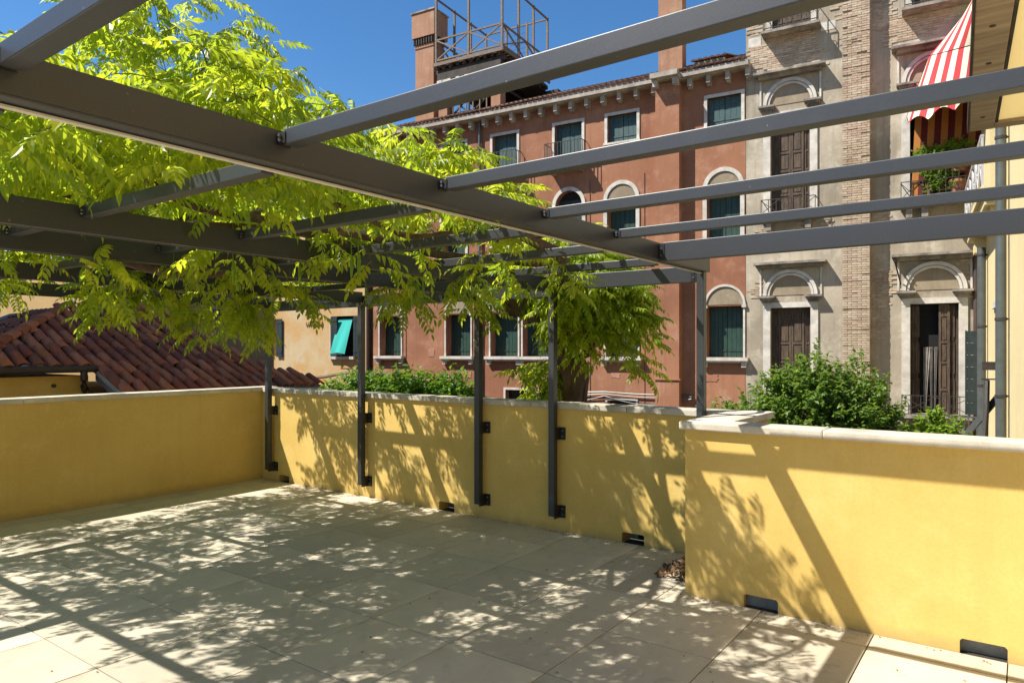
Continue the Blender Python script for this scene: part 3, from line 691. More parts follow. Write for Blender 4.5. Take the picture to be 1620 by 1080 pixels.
def venetian(cx,z0,zc,hw,open_=False,rows=(1.1,1.3,1,1.3,.6),hood=.36,top=None):
    """tall doorway in a stone surround, blind arch above and a shelf hood"""
    ow=hw+.21; m=MB()
    for s in (-1,1):
        a,b=sorted((cx+s*hw,cx+s*ow)); m.box(a,b,-.05,.12,z0,zc-.12)
    m.box(cx-ow+.001,cx+ow-.001,-.06,.12,zc-.119,zc+.04)
    w_=m.build('window',M['stone'],gr)
    for s in (-1,1):
        m=MB(); c=cx+s*(hw+.09)
        m.box(c-.14,c+.14,-.14,-.0,zc+.042,zc+.11); m.box(c-.19,c+.19,-.20,-.0,zc+.1102,zc+.18); m.box(c-.24,c+.24,-.25,-.0,zc+.1802,zc+.24)
        m.build('capital',M['dirtystone'],w_)
    zs=zc+.26; m=MB(); archring(m,cx,zs,hw+.02,hw+.09,-.07,.0,24); archring(m,cx,zs,hw+.105,hw+.20,-.10,.0,24); m.build('arch',M['stone'],w_)
    m=MB(); m.prism(arc(cx,zs+.002,hw+.015,20),F3,-.016,-.002); m.build('tympanum',M['stucco_tymp'],w_)
    for s in (-1,1):
        c=cx+s*(ow+.08); boxo('surround_strip',M['stone'],w_,c-.025,c+.025,-.04,-.001,zc+.26,zs+hw+.24)
    zh=zs+hw+.25; m=MB()
    m.box(cx-ow-.12,cx+ow+.12,-hood*.55,.0,zh,zh+.10); m.add([],[]); m.box(cx-ow-.24,cx+ow+.24,-hood,.0,zh+.101,zh+.17)
    m.build('hood',M['dirtystone'],w_)
    if not open_:
        x0,x1=cx-hw+.01,cx+hw-.01; q=(x1-x0); e=[x0,x0+q*.17,x0+q*.5,x0+q*.83,x1]
        for k in range(4): panelled(w_,e[k]+.004,e[k+1]-.004,z0+.02,zc-.14,.18+.03*(k in (0,3)),M['oldwood'],rows)
    return w_
w1=venetian(5.37,-.12,3.07,.57)
w2=venetian(9.10,-.10,3.07,.575,open_=True)
boxo('interior',M['dark'],w2,8.53,9.68,.335,.345,-.1,2.95)
for (a,b,y) in ((8.54,8.60,.05),(8.605,8.66,.09),(8.665,8.70,.14)): panelled(w2,a,b,-.08,2.93,y,M['oldwood'],(1,1,1))
panelled(w2,9.21,9.47,-.08,2.93,.06,M['oldwood'],(1.1,1.3,1,1.3,.6)); panelled(w2,9.50,9.56,-.08,2.93,.12,M['oldwood'],(1,1,1)); panelled(w2,9.57,9.66,-.08,2.93,.16,M['oldwood'],(1,1,1))
m=MB()
for c,w_c,lean in ((8.93,.10,.06),(9.02,.05,-.02),(9.14,.05,.02)):
    n=8
    P=[(c+w_c*(i/n-.5)*(1.6-.9*v)-lean*v,.28+.02*math.sin(i*2.2),1.75-1.8*v) for v in (0,.3,.6,1) for i in range(n+1)]
    m.add(P,[(j*(n+1)+i,j*(n+1)+i+1,(j+1)*(n+1)+i+1,(j+1)*(n+1)+i) for j in range(3) for i in range(n)])
m.build('curtain',M['curtain'],w2)
w3=venetian(5.36,5.74,8.86,.56)
w4=venetian(9.10,5.74,8.86,.58,open_=True)
boxo('interior',M['dark'],w4,8.53,9.70,.335,.345,5.74,8.72)
for c,z0,z1 in ((5.40,11.44,13.6),(9.12,11.3,13.5)):
    m=MB(); frame_rect(m,c-.70,c+.70,z0,z1+.15,.15,-.05,.1,bottom=False); w_=m.build('window',M['stone'],gr)
    shutters(w_,c-.55,c+.55,z0+.01,z1,.12,M['oldwood'],4,2)
for (x0,x1,z0,z1,yo,cr) in ((8.32,9.92,-.06,.42,-.40,True),(4.58,6.12,5.78,6.2,-.38,True),(8.3,9.1,5.82,6.3,-.38,True)):
    m=MB(); m.box(x0-.08,x1+.08,yo-.06,-.062,z0-.14,z0-.06); m.box(x0,x1,yo+.05,-.062,z0-.24,z0-.141); b=m.build('balcony',M['dirtystone'],gr)
    for xx in (x0+.12,x1-.3): boxo('bracket',M['dirtystone'],b,xx,xx+.16,yo*.8,-.002,z0-.5,z0-.241)
    m=MB(); rail(m,x0,x1,yo,z0-.06,z1,.2,cross=cr); m.build('railing',M['iron'],b)
for cx,z0 in ((5.42,11.30),(9.15,11.12)):
    x0,x1=cx-.76,cx+.76; m=MB(); m.box(x0-.06,x1+.06,-.50,-.003,z0-.11,z0-.03); b=m.build('balcony',M['dirtystone'],gr)
    m=MB(); rail(m,x0,x1,-.46,z0,z0+.55,.19,cross=False)
    n=9
    for k in range(n+1):           # belly rings of the bowed iron front
        x=x0+(x1-x0)*k/n; m.tube([(x+.08*math.cos(t_),-.47-.01,z0+.30+.1*math.sin(t_)) for t_ in [i*math.pi/4 for i in range(9)]],.008,5)
    m.build('railing',M['iron'],b)
M['greypatch']=stucco('patched_pale_render',(.56,.51,.43),(.42,.37,.30),(.62,.58,.50),streak=.3,bmp=.3,stain=(.25,.22,.18),sscale=.9,fine=14)
M['greypatch2']=stucco('patched_dark_render',(.30,.26,.20),(.36,.31,.24),(.25,.21,.16),streak=.4,bmp=.3,stain=(.15,.13,.10),sscale=.9,fine=14)
AG=[(4.2,6.5,-1,4.6),(8.0,10.14,-1,4.6),(4.2,6.5,5.0,10.3),(8.0,10.14,5.0,10.4),(4.4,6.4,11,14),(8.2,10,10.9,14),(6.75,7.7,-5,20)]
patches(gr,M['greypatch'],11,4.1,10.1,-.5,12.5,AG,15); patches(gr,M['greypatch2'],7,4.1,10.1,-.5,12.5,AG,16)
m=MB(); m.tube([(10.05,-.09,4.35),(10.05,-.09,-3.9)],.05,10); m.build('downpipe',M['pipe_brown'],gr,smooth=True)
m=MB(); m.bar((8.12,-.02,4.2),(8.16,-.5,4.12),.04,.04); m.bar((8.16,-.5,4.12),(8.3,-.08,3.5),.03,.03); m.bar((8.14,-.3,4.25),(8.35,-.3,4.02),.02,.02); m.build('iron_bracket',M['iron'],gr)
m=MB(); m.box(4.15,4.52,-.012,.0,11.05,11.32) ; m.box(6.22,6.62,-.01,.0,11.1,11.35); m.build('render_patch',M['stone'],gr)

# ---- pale yellow house seen edge on at the right
ye=froot('house','pale yellow house at the right edge seen edge on, grey downpipes and narrow blue window','house',12.5,-5)
YS=10.16
m=MB(); G3=lambda u,v,w_:(w_,-u,v)     # u = distance out from the grey facade
holed(m,m,[(0.02,-4),(9.5,-4),(9.5,10.3),(0.02,10.3)],[[(4.2,.55),(5.5,.55),(5.5,2.55),(4.2,2.55)],[(3.0,4.9),(5.6,4.9),(5.6,7.2),(3.0,7.2)]],G3,YS,.25)
m.box(YS+.25,15,-9.5,-.02,-4,10.3); m.build('wall',M['paleyellow'],ye)
m=MB(); m.box(YS+.2,YS+.24,-5.5,-4.2,.55,2.55); m.build('window',M['glass'],ye)
m=MB(); m.box(YS+.2,YS+.24,-5.6,-3.0,4.9,7.2); m.build('window',M['dark'],ye)
m=MB(); m.box(YS-.05,YS+.1,-5.62,-4.1,2.55,2.68); m.build('lintel',M['stone'],ye)
for k0,r,mt,zt in ((2.5,.09,'pipe_grey',4.1),(7.1,.085,'pipe_grey',9.8)):
    m=MB(); m.tube([(YS-.13,-k0,zt),(YS-.13,-k0,-3.9)],r,12); p_=m.build('downpipe',M[mt],ye,smooth=True)
    for z in (2.2,.8,3.9,5.5):
        if z<zt:
            m=MB(); m.tube([(YS-.13,-k0,z),(YS-.13,-k0,z+.05)],r+.012,12); m.box(YS-.1,YS-.001,-k0-.02,-k0+.02,z+.01,z+.04)
            m.build('pipe_clip',M['iron'],p_)
m=MB(); m.box(YS-.34,YS-.001,-6.6,-1.0,4.42,4.62); m.box(YS-.42,YS-.001,-6.7,-.9,4.621,4.74); m.box(YS-.24,YS-.001,-6.4,-5.9,4.05,4.419); m.box(YS-.24,YS-.001,-2.0,-1.5,4.05,4.419); bl=m.build('balcony',M['paleyellow'],ye)
m=MB()
for k in range(7):
    y=-6.6+.92*k; m.box(YS-.40,YS-.36,y-.02,y+.02,4.741,5.72)
    if k<6:
        m.bar((YS-.38,y,4.8),(YS-.38,y+.92,5.66),.03,.03,(1,0,0)); m.bar((YS-.38,y,5.66),(YS-.38,y+.92,4.8),.03,.03,(1,0,0))
        m.tube([(YS-.38,y+.46+.1*math.cos(t_),5.23+.1*math.sin(t_)) for t_ in [i*math.pi/5 for i in range(11)]],.014,5)
m.box(YS-.41,YS-.35,-6.62,-1.05,5.70,5.75); m.build('railing',M['whiteiron'],bl)
m=MB()
for k in range(7): m.box(9.80,10.13,-.66,-.62,-.03+.315*k,.275+.315*k)
m.box(9.79,9.83,-.665,-.615,-.03,2.18); m.box(10.1,10.14,-.665,-.615,-.03,2.18); m.build('shutter',M['darkshut'],ye)
# low railing and laundry below
lr=froot('garden_railing','low grey iron railing behind the round green shrub','railing',9.6,-1.5,-.6)
m=MB()
for k in range(14): x=9.05+k*.085; m.box(x,x+.015,-1.5,-1.485,-.62,-.02)
m.box(9.0,10.2,-1.505,-1.48,-.04,.0); m.box(9.0,10.2,-1.505,-1.48,-.62,-.59)
for k in range(6): m.tube([(9.13+k*.18+.06*math.cos(t_),-1.49,-.3+.06*math.sin(t_)) for t_ in [i*math.pi/4 for i in range(9)]],.008,5)
m.build('railing_panel',M['pipe_grey'],lr)
m=MB(); m.box(8.9,10.15,-1.6,-1.3,-4,-.621); m.build('plinth',M['dirtystone'],lr)
la=froot('hanging_cloth','limp charcoal garment hanging from the wall of the pale yellow house','laundry',9.95,-5,-.2)
m=MB(); n=10; P=[]
for j in range(9):
    v=j/8
    for i in range(n+1):
        u_=i/n; wd=.35+.75*min(1,v*2.5); y=-5.1+(u_-.5)*wd; P.append((YS-.20-.05*math.sin(u_*11+v)-.04*v, y, 1.03-1.28*v+.02*math.sin(u_*7)))
m.add(P,[(j*(n+1)+i,j*(n+1)+i+1,(j+1)*(n+1)+i+1,(j+1)*(n+1)+i) for j in range(8) for i in range(n)]); m.build('cloth',M['greycloth'],la,smooth=True)
m=MB(); m.bar((YS-.01,-5.1,1.06),(YS-.3,-5.1,1.06),.03,.03); m.build('hook',M['iron'],la)
m=MB(); m.box(YS-.28,YS-.001,-5.2,-5.0,1.25,1.42); m.build('wall_bracket',M['iron'],ye)
st=froot('prop_board','narrow grey board leaning against the pale yellow house under the garment','board',9.6,-4.4,-.6)
m=MB(); m.bar((YS-.06,-5.3,.66),(YS-.75,-3.8,-.62),.03,.16); m.build('board_face',M['pipe_grey'],st)
m=MB(); m.box(YS-.85,YS-.3,-4.1,-3.5,-4,-.68); m.build('stand',M['dirtystone'],st)

# ---- striped awning
aw=froot('striped_awning','red and cream striped awning with scalloped edge above the plant balcony','awning',9.6,-.8,7.8)
def lerp(a,b,t_): return tuple(a[i]+(b[i]-a[i])*t_ for i in range(3))
T=((9.80,-.05,10.72),(10.14,-6.0,9.6)); K=((8.98,-.95,9.46),(10.13,-3.2,8.75)); B=((8.50,-1.15,7.72),(10.13,-2.6,7.72))
m=MB(); NS=22; sub=3
for s_ in range(NS):
    ci=[0,1,1,0,0,1,1,1,0,0,0,1,1,1,0,0,0,1,1,1,0,0][s_]
    ci=0 if (s_//1)%1 else ci
for s_ in range(11):
    m.mi = 1 if s_%2==0 else 0          # red, cream alternately
    if s_==0: t0,t1=0,.05
    else: t0=.05+(s_-1)*.095; t1=t0+.095
    for q in range(sub):
        a=t0+(t1-t0)*q/sub; b=t0+(t1-t0)*(q+1)/sub
        def sc(t_,pt):
            return (pt[0],pt[1],pt[2]-.12+.20*abs(math.sin(t_*math.pi*3.0+.5)))
        r0=[lerp(*T,a),lerp(*T,b)]; r1=[lerp(*K,a),lerp(*K,b)]; r2=[sc(a,lerp(*B,a)),sc(b,lerp(*B,b))]
        m.add([r0[0],r0[1],r1[1],r1[0]],[(0,1,2,3)]); m.add([r1[0],r1[1],r2[1],r2[0]],[(0,1,2,3)])
m.mi=1; m.add([T[0],K[0],(8.45,-.02,8.2)],[(0,1,2)]); m.mi=0; m.add([K[0],B[0],(8.45,-.02,8.2)],[(0,1,2)])
m.build('awning_cloth',[M['creamcloth'],M['redcloth']],aw)
m=MB()
for s_ in range(10):
    m.mi=s_%2; a=8.55+s_*.158; m.add([(a+.12,-.30,8.6),(a+.278,-.30,8.6),(a+.158,-.34,5.9),(a,-.34,5.9)],[(0,1,2,3)])
m.build('shaded_inside_drape',[M['orangecloth'],M['maroon']],aw)  # awning's shaded inside put into the orange and maroon stripe colours
m=MB(); m.tube([K[0],K[1]],.012,6); m.tube([(8.45,-.05,8.2),K[0]],.012,6); m.tube([(8.45,-.05,8.2),B[0]],.012,6); m.build('awning_rod',M['iron'],aw)

# ---- timber canopy over our corner of the terrace
cn=root('timber_canopy','timber framed canopy with cream soffit panel jutting in at the upper right','canopy',(1.5,4.5,3.25))
V=Vector((-.0645,.998,0)); H_=Vector((.998,.0645,0)); CA=Vector((-.335,6.30,0))
def cbox(name,mat,h0,h1,v0,v1,z0,z1):
    m=MB(); P=[]
    for z in (z0,z1):
        for a,b in ((h0,v0),(h1,v0),(h1,v1),(h0,v1)): q=CA+H_*a+V*b; P.append((q.x,q.y,z))
    m.add(P,[(0,3,2,1),(4,5,6,7),(0,1,5,4),(1,2,6,5),(2,3,7,6),(3,0,4,7)]); return m.build(name,mat,cn,bevel=.004)
cbox('side_board',M['canopywood'],0,.155,-2.7,0,3.29,3.36)
cbox('end_board',M['canopywood'],.156,3.0,-.12,0,3.29,3.36)
cbox('soffit_panel',M['canopyfabric'],.157,3.0,-2.7,-.121,3.315,3.35)
cbox('edge_strip',M['darkwood'],-.012,-.001,-2.7,.01,3.28,3.37)
cbox('edge_strip',M['darkwood'],.156,.176,-2.7,-.1215,3.30,3.3149)
for k in range(5):
    m=MB(); q=CA+H_*.078+V*(-.35-.55*k); m.tube([(q.x,q.y,3.2905),(q.x,q.y,3.287)],.015,8)
    m.build('screw_plug',M['darkwood'],cn)
# our own house on the right, outside the picture, that carries canopy and rafters
hw=root('house_wall','yellow rendered wall of the house that carries canopy and rafters at the right','house',(3.2,0,0))
boxo('wall',M['yellow'],hw,2.6,3.2,-4.0,6.4,-4,6.0)
# unseen tall block added beyond the left edge, shaped to shade the tiled roof
nb=root('shade_block','unseen tall red block added beyond the left edge to shade the tiled roof','house',(-18,1,-4))
m=MB(); fp=[(-13.7,2.2),(-13.7,1.2),(-16,-1.2),(-26,-1.2),(-26,2.2)]; m.prism(fp,lambda u,v,w_:(u,v,w_),-4,18); m.build('wall',M['red'],nb)

# ------------------------------------------------------------------ tiled roof house behind the left parapet
rh=root('tiled_roof_house','low yellow house with a brown clay tile hip roof just behind the left parapet','house',(-12.5,6,-4))
ZR=lambda x:1.40-(x+11.5)*.4
m=MB(); m.box(-16.5,-11.62,1.5,4.93,-4,1.27); m.box(-16.5,-10.75,4.931,8.0,-4,.98); m.build('wall',M['shadeyellow'],rh)
m=MB(); pl=[(-11.5,2.5),(-11.5,4.95),(-10.5,4.95),(-10.45,8.55),(-11.4,7.85),(-12.6,7.45),(-14.15,7.15),(-13.85,5.5),(-12.2,3.96),(-11.5,3.3)]
pl=[(-11.5,3.3),(-11.5,4.95),(-10.5,4.95),(-10.45,8.55),(-11.4,7.85),(-12.6,7.45),(-14.15,7.15),(-13.85,5.5),(-12.2,3.96)]
def slab(mb,pts,zf,t_=.08):
    n=len(pts); tr=tessellate_polygon([[Vector((p[0],p[1],0)) for p in pts]])
    mb.add([(x,y,zf(x,y)) for x,y in pts],[tuple(t) for t in tr]); mb.add([(x,y,zf(x,y)-t_) for x,y in pts],[tuple(t) for t in tr])
    mb.add([(x,y,zf(x,y)) for x,y in pts]+[(x,y,zf(x,y)-t_) for x,y in pts],[(i,i+n,(i+1)%n+n,(i+1)%n) for i in range(n)])
slab(m,pl,lambda x,y:ZR(x))
zs_=lambda x,y: min(ZR(-12.2)+(y-3.96)*.46, 9)
slab(m,[(-12.2,3.96),(-13.85,5.5),(-16.4,5.5),(-16.4,1.4),(-11.5,1.4),(-11.5,3.3)],lambda x,y:ZR(-12.2)+(y-3.96)*.46)
slab(m,[(-13.85,5.5),(-14.15,7.15),(-16.4,7.15),(-16.4,5.5)],lambda x,y:ZR(-13.85)-.02+(x+13.85)*.35)
m.build('roof_base',M['mortar'],rh)
# cover tiles, each one its own piece
def halftile(L=.42,r=.088,taper=.80,n=8,t_=.014):
    m=MB(); A=[];Bv=[];C_=[];D_=[]
    for q in range(n+1):
        a=math.pi*q/n; c,s=math.cos(a),math.sin(a)
        A.append((0,c*r,s*r*.85)); Bv.append((-L,c*r*taper,s*r*taper*.85)); C_.append((0,c*(r-t_),s*(r-t_)*.85)); D_.append((-L,c*(r-t_)*taper,s*(r-t_)*taper*.85))
    vs=A+Bv+C_+D_; k=n+1
    fs=[(q,q+1,k+q+1,k+q) for q in range(n)]+[(2*k+q,3*k+q,3*k+q+1,2*k+q+1) for q in range(n)]+[(q,2*k+q,2*k+q+1,q+1) for q in range(n)]
    m.add(vs,fs); me=bpy.data.meshes.new('roof_tile'); me.from_pydata(m.v,[],m.f); me.materials.append(M['rooftile'])
    for p in me.polygons: p.use_smooth=True
    me.update(); return me
ht=halftile(); al_=math.atan(.4); ny=0; placed=0; rest=[]
def inpoly(x,z,poly):
    c=False; n=len(poly)
    for i in range(n):
        (x1,z1),(x2,z2)=poly[i],poly[(i+1)%n]
        if (z1>z)!=(z2>z) and x<(x2-x1)*(z-z1)/(z2-z1)+x1: c=not c
    return c
cand=[]
y=3.42
while y<8.6:
    x=-11.44 if y<4.97 else -10.46
    while x>-14.3:
        if inpoly(x-.12,y,pl): cand.append((x+random.gauss(0,.022),y+random.gauss(0,.009)))
        x-=.315
    y+=.2
cand.sort(key=lambda c:(c[0]**2+c[1]**2))
def put_tile(x,y,z,rz,ry,par=rh,sc=1.0):
    o=bpy.data.objects.new('roof_tile',ht); COL.objects.link(o); o.parent=par
    o.location=(x+12.5,y-6,z+4); o.rotation_euler=(0,ry,rz); o.scale=(1,sc,sc)
for i,(x,y) in enumerate(cand):
    if i<288: put_tile(x,y,ZR(x)+.020+random.uniform(0,.008),R(random.gauss(0,2.6)),al_+R(random.gauss(0,1.5))+.04)
# hip tiles
for k in range(9):
    t_=k/7.6; x=-12.15-1.62*t_; y=3.90+1.5*t_; 
    if k<9: 
        o=bpy.data.objects.new('roof_tile',ht); COL.objects.link(o); o.parent=rh; o.location=(x+12.5,y-6,ZR(x)+.07+4); o.rotation_euler=(0,R(17),R(-42.5)); o.scale=(.8,1.25,1.25)
rest_m=MB()
for (x,y) in cand[288:]:
    z=ZR(x)+.024; n=6; d=Vector((-math.cos(al_),0,math.sin(al_))); upv=Vector((math.sin(al_),0,math.cos(al_)))
    a=Vector((x,y,z))+upv*.012; b=a+d*.42-upv*.012
    va=[a+Vector((0,1,0))*math.cos(math.pi*q/n)*.088+upv*math.sin(math.pi*q/n)*.075 for q in range(n+1)]
    vb=[b+Vector((0,1,0))*math.cos(math.pi*q/n)*.07+upv*math.sin(math.pi*q/n)*.06 for q in range(n+1)]
    rest_m.add(va+vb,[(q,q+1,q+2+n,q+1+n) for q in range(n)])
# side slope and channel tiles
for k in range(14):
    xx=-12.35-.2*k; top=min(3.96+(-12.2-xx)*.93,5.5)
    yy=top-.1
    while yy>1.5:
        z=ZR(-12.2)+(yy-3.96)*.46+.02; n=6; d=Vector((0,.908,.418)); upv=Vector((0,-.418,.908)); a=Vector((xx,yy-.38,z-.17))+upv*.012; b=a+d*.42-upv*.012
        va=[a+Vector((1,0,0))*math.cos(math.pi*q/n)*.088+upv*math.sin(math.pi*q/n)*.075 for q in range(n+1)]
        vb=[b+Vector((1,0,0))*math.cos(math.pi*q/n)*.07+upv*math.sin(math.pi*q/n)*.06 for q in range(n+1)]
        rest_m.add(va+vb,[(q,q+1,q+2+n,q+1+n) for q in range(n)]); yy-=.33
o=rest_m.build('roof_tiles',M['rooftile'],rh,kind='stuff',smooth=True); settint(o,14)
m=MB(); m.box(-11.47,-11.36,2.0,4.99,1.35,1.42); m.tube([(-11.41,2.0,1.375),(-11.41,5.0,1.375)],.055,10); m.build('gutter',M['pipe_copper'],rh,smooth=True)
m=MB(); m.tube([(-11.41,4.78,1.34),(-11.41,4.78,1.22),(-11.46,4.80,1.12),(-11.52,4.84,1.05),(-11.53,4.84,.9),(-11.53,4.84,-3.8)],.05,10); m.build('downpipe',M['pipe_copper'],rh,smooth=True)
m=MB(); m.tube([(-11.62,4.45,1.13),(-11.60,4.45,1.13)],.03,12); m.build('vent',M['iron'],rh)
m=MB(); m.add([(-11.5,5.01,ZR(-11.5)+.05),(-10.42,5.01,ZR(-10.42)+.05),(-10.42,5.01,ZR(-10.42)-.2),(-11.5,5.01,ZR(-11.5)-.2),(-11.5,4.98,ZR(-11.5)+.05),(-10.42,4.98,ZR(-10.42)+.05),(-10.42,4.98,ZR(-10.42)-.2),(-11.5,4.98,ZR(-11.5)-.2)],[(0,1,2,3),(7,6,5,4),(0,4,5,1),(1,5,6,2),(2,6,7,3),(3,7,4,0)]); m.build('verge_board',M['verge'],rh)
# mortar plugs under the eave tiles
mp=MB()
for k in range(9):
    yy=3.42+.2*k; mp.prism([(yy+.07*math.cos(a),ZR(-11.44)+.02+.055*math.sin(a)) for a in [math.pi*q/6 for q in range(7)]],lambda u,v,w_:(w_,u,v),-11.47,-11.452)
mp.build('mortar_plugs',M['mortar'],rh)

# ---- beige house beyond the tiled roof
be=root('house','plain beige house rising in shade beyond the tiled roof','house',(-17,9.5,-4))
m=MB(); c0=Vector((-13.75,9.75)); u2=Vector((.9945,.1045)); fp=[c0, c0-u2*14, c0-u2*14+Vector((-1,6)), c0*1.32]
m.prism([(p_.x,p_.y) for p_ in fp],lambda u,v,w_:(u,v,w_),-4,3.9); m.build('wall',M['beige'],be)
m=MB(); c1=c0+Vector((.0,-.06)); fp=[c1+Vector((.02,0)), c1-u2*14, c1-u2*14+Vector((-1,6.2)), c0*1.33]; m.prism([(p_.x,p_.y) for p_ in fp],lambda u,v,w_:(u,v,w_),3.901,4.02); m.build('roof',M['rooftile'],be)
m=MB(); q=c0-u2*1.75+Vector((.02,-.12)); m.box(q.x-.18,q.x+.12,q.y-.1,q.y+.1,2.42,2.62); m.build('wall_lamp',M['iron'],be)

# ------------------------------------------------------------------ foliage machinery
def rotm(rx,ry,rz):
    cx,sx,cy,sy,cz,sz=np.cos(rx),np.sin(rx),np.cos(ry),np.sin(ry),np.cos(rz),np.sin(rz)
    Rm=np.empty((len(rx),3,3))
    Rm[:,0,0]=cz*cy; Rm[:,0,1]=cz*sy*sx-sz*cx; Rm[:,0,2]=cz*sy*cx+sz*sx
    Rm[:,1,0]=sz*cy; Rm[:,1,1]=sz*sy*sx+cz*cx; Rm[:,1,2]=sz*sy*cx-cz*sx
    Rm[:,2,0]=-sy; Rm[:,2,1]=cy*sx; Rm[:,2,2]=cy*cx
    return Rm
def npmesh(name,V_,F_,mat,parent,kind=None,tint=None,smooth=False):
    me=bpy.data.meshes.new(name); nv,nf=len(V_),len(F_)
    me.vertices.add(nv); me.vertices.foreach_set('co',V_.astype(np.float32).ravel())
    k=F_.shape[1]; me.loops.add(nf*k); me.loops.foreach_set('vertex_index',F_.astype(np.int32).ravel())
    me.polygons.add(nf); me.polygons.foreach_set('loop_start',np.arange(0,nf*k,k,dtype=np.int32))
    if smooth: me.polygons.foreach_set('use_smooth',np.ones(nf,dtype=bool))
    me.update(calc_edges=True); me.materials.append(mat)
    if tint is not None:
        a=me.attributes.new('tint','FLOAT','POINT'); a.data.foreach_set('value',tint.astype(np.float32))
    o=bpy.data.objects.new(name,me); COL.objects.link(o)
    if parent: o.parent=parent
    if kind: o['kind']=kind
    return o
def leaflet(L,W,bend=.15):
    # folded lance shaped leaflet along +x, 7 verts, 6 triangles
    v=np.array([(0,0,0),(.30*L,.46*W,.10*W),(.62*L,.42*W,.10*W-bend*.25*L),(L,0,-bend*L),(.62*L,-.42*W,.10*W-bend*.25*L),(.30*L,-.46*W,.10*W),(.5*L,0,-.08*W-bend*.12*L)])
    f=np.array([(0,6,1),(1,6,2),(2,6,3),(3,6,4),(4,6,5),(5,6,0)]); return v,f
def compound(seed,n=6,L=.25,ll=.062,lw=.025):
    rs=np.random.RandomState(seed); VV=[];FF=[];off=0
    def pos(t): return np.array([L*t*(1-.12*t),.02*math.sin(seed)*t*t,-.09*L*4*t*t*.55])
    its=[]
    for k in range(n):
        t=.18+.78*k/n
        for s in (-1,1): its.append((t,s*R(58-14*k/n)+rs.uniform(-.12,.12),ll*(.8+.3*math.sin(math.pi*(k+1)/(n+1))),R(rs.uniform(12,42))))
    its.append((1.0,rs.uniform(-.1,.1),ll*1.1,R(35)))
    for t,a,l,dr in its:
        v,f=leaflet(l,lw*rs.uniform(.85,1.15),rs.uniform(.05,.35))
        rx=np.array([rs.uniform(-.5,.5)]); Rm=rotm(rx,np.array([dr]),np.array([a]))[0]
        VV.append(v@Rm.T+pos(t)); FF.append(f+off); off+=len(v)
    # rachis
    pts=[pos(t) for t in (0,.33,.66,1)]
    for i in range(3):
        a,b=pts[i],pts[i+1]; w_=.0016
        VV.append(np.array([a+(0,w_,0),a-(0,w_,0),b-(0,w_,0),b+(0,w_,0)])); FF.append(np.array([(0,1,2),(0,2,3)])+off); off+=4
    return np.vstack(VV),np.vstack(FF)
TEMPL=[compound(s,n=5+s%3,L=.22+.02*(s%4)) for s in range(8)]
def scatter(name,T_,Pp,rx,ry,rz,sc,mat,parent,off,kind='stuff'):
    Pp=np.asarray(Pp)-np.array(off); Rm=rotm(rx,ry,rz); which=np.random.randint(0,len(T_),len(Pp)); VV=[];FF=[];TT=[];o=0
    for k,(v,f) in enumerate(T_):
        idx=np.where(which==k)[0]
        if len(idx)==0: continue
        X=np.einsum('nij,vj->nvi',Rm[idx],v)*sc[idx][:,None,None]+Pp[idx][:,None,:]
        VV.append(X.reshape(-1,3)); nf=(f[None]+(np.arange(len(idx))*len(v))[:,None,None]+o); FF.append(nf.reshape(-1,3)); o+=len(idx)*len(v)
        TT.append(np.repeat(np.random.rand(len(idx)),len(v)))
    return npmesh(name,np.vstack(VV),np.vstack(FF),mat,parent,kind,np.concatenate(TT),smooth=False)

# ------------------------------------------------------------------ wisteria
wi=root('wisteria_vine','old twisted wisteria whose bright yellow green leaves cover the left half of the pergola','wisteria',(-3.8,6.35,-4))
rs=np.random.RandomState(11)
shoots=[]     # (points)
def shoot(o,d,L,droop,curl=.25,n=8):
    p=np.array(o,float); d=np.array(d,float); d/=np.linalg.norm(d); pts=[p.copy()]
    for k in range(n):
        d=d+rs.normal(0,curl,3)*.35; d[2]-=droop*(k+1)/n; d/=np.linalg.norm(d); p=p+d*L/n; pts.append(p.copy())
    shoots.append(np.array(pts))
def topz(x,y): # how high the mat of leaves stands over the beams
    z=2.98+.10*math.sin(x*2.3+y*1.7)+.07*math.sin(x*5.1-y*3.3)
    return z
def region(x,y):
    if not(-8.6<x<-2.12 and .55<y<6.5): return False
    if y<.95+.25*math.sin(x*1.9)-(.25 if x<-5 else 0): return False
    if x<-6.9 and y>3.3 and rs.rand()<.6: return False
    v=math.sin(x*2.9+1.3)*math.sin(y*2.6+.4)+.5*math.sin(x*6.1)*math.sin(y*5.3)
    return v>-.62 or rs.rand()<.3
k=0
while k<150:
    x=rs.uniform(-8.5,-2.3); y=rs.uniform(.6,6.4)
    if k>=128: x=rs.uniform(-6.5,-2.5); y=rs.uniform(1.0,2.2)
    elif not region(x,y) or (y>3.4 and rs.rand()<(.72 if x>-5.2 else .35)): continue
    cz=rs.uniform(2.42,2.85); k+=1; nn=rs.randint(3,8)
    for q in range(nn):
        a=rs.uniform(0,2*math.pi); xx=x+rs.normal(0,.14); yy=y+rs.normal(0,.14)
        shoot((xx,yy,cz+rs.uniform(-.08,.12)),(math.cos(a),math.sin(a),rs.uniform(.1,.9)),rs.uniform(.28,.52),rs.uniform(.1,.42))
for k in range(55):                      # lighter fringe along the clear bay
    x=rs.uniform(-3.1,-2.5); y=rs.uniform(1.4,4.2); z=rs.uniform(2.5,2.95)
    shoot((x,y,z),(rs.uniform(-.4,1),rs.uniform(-1,1),rs.uniform(.2,1)),rs.uniform(.25,.45),rs.uniform(.1,.5))
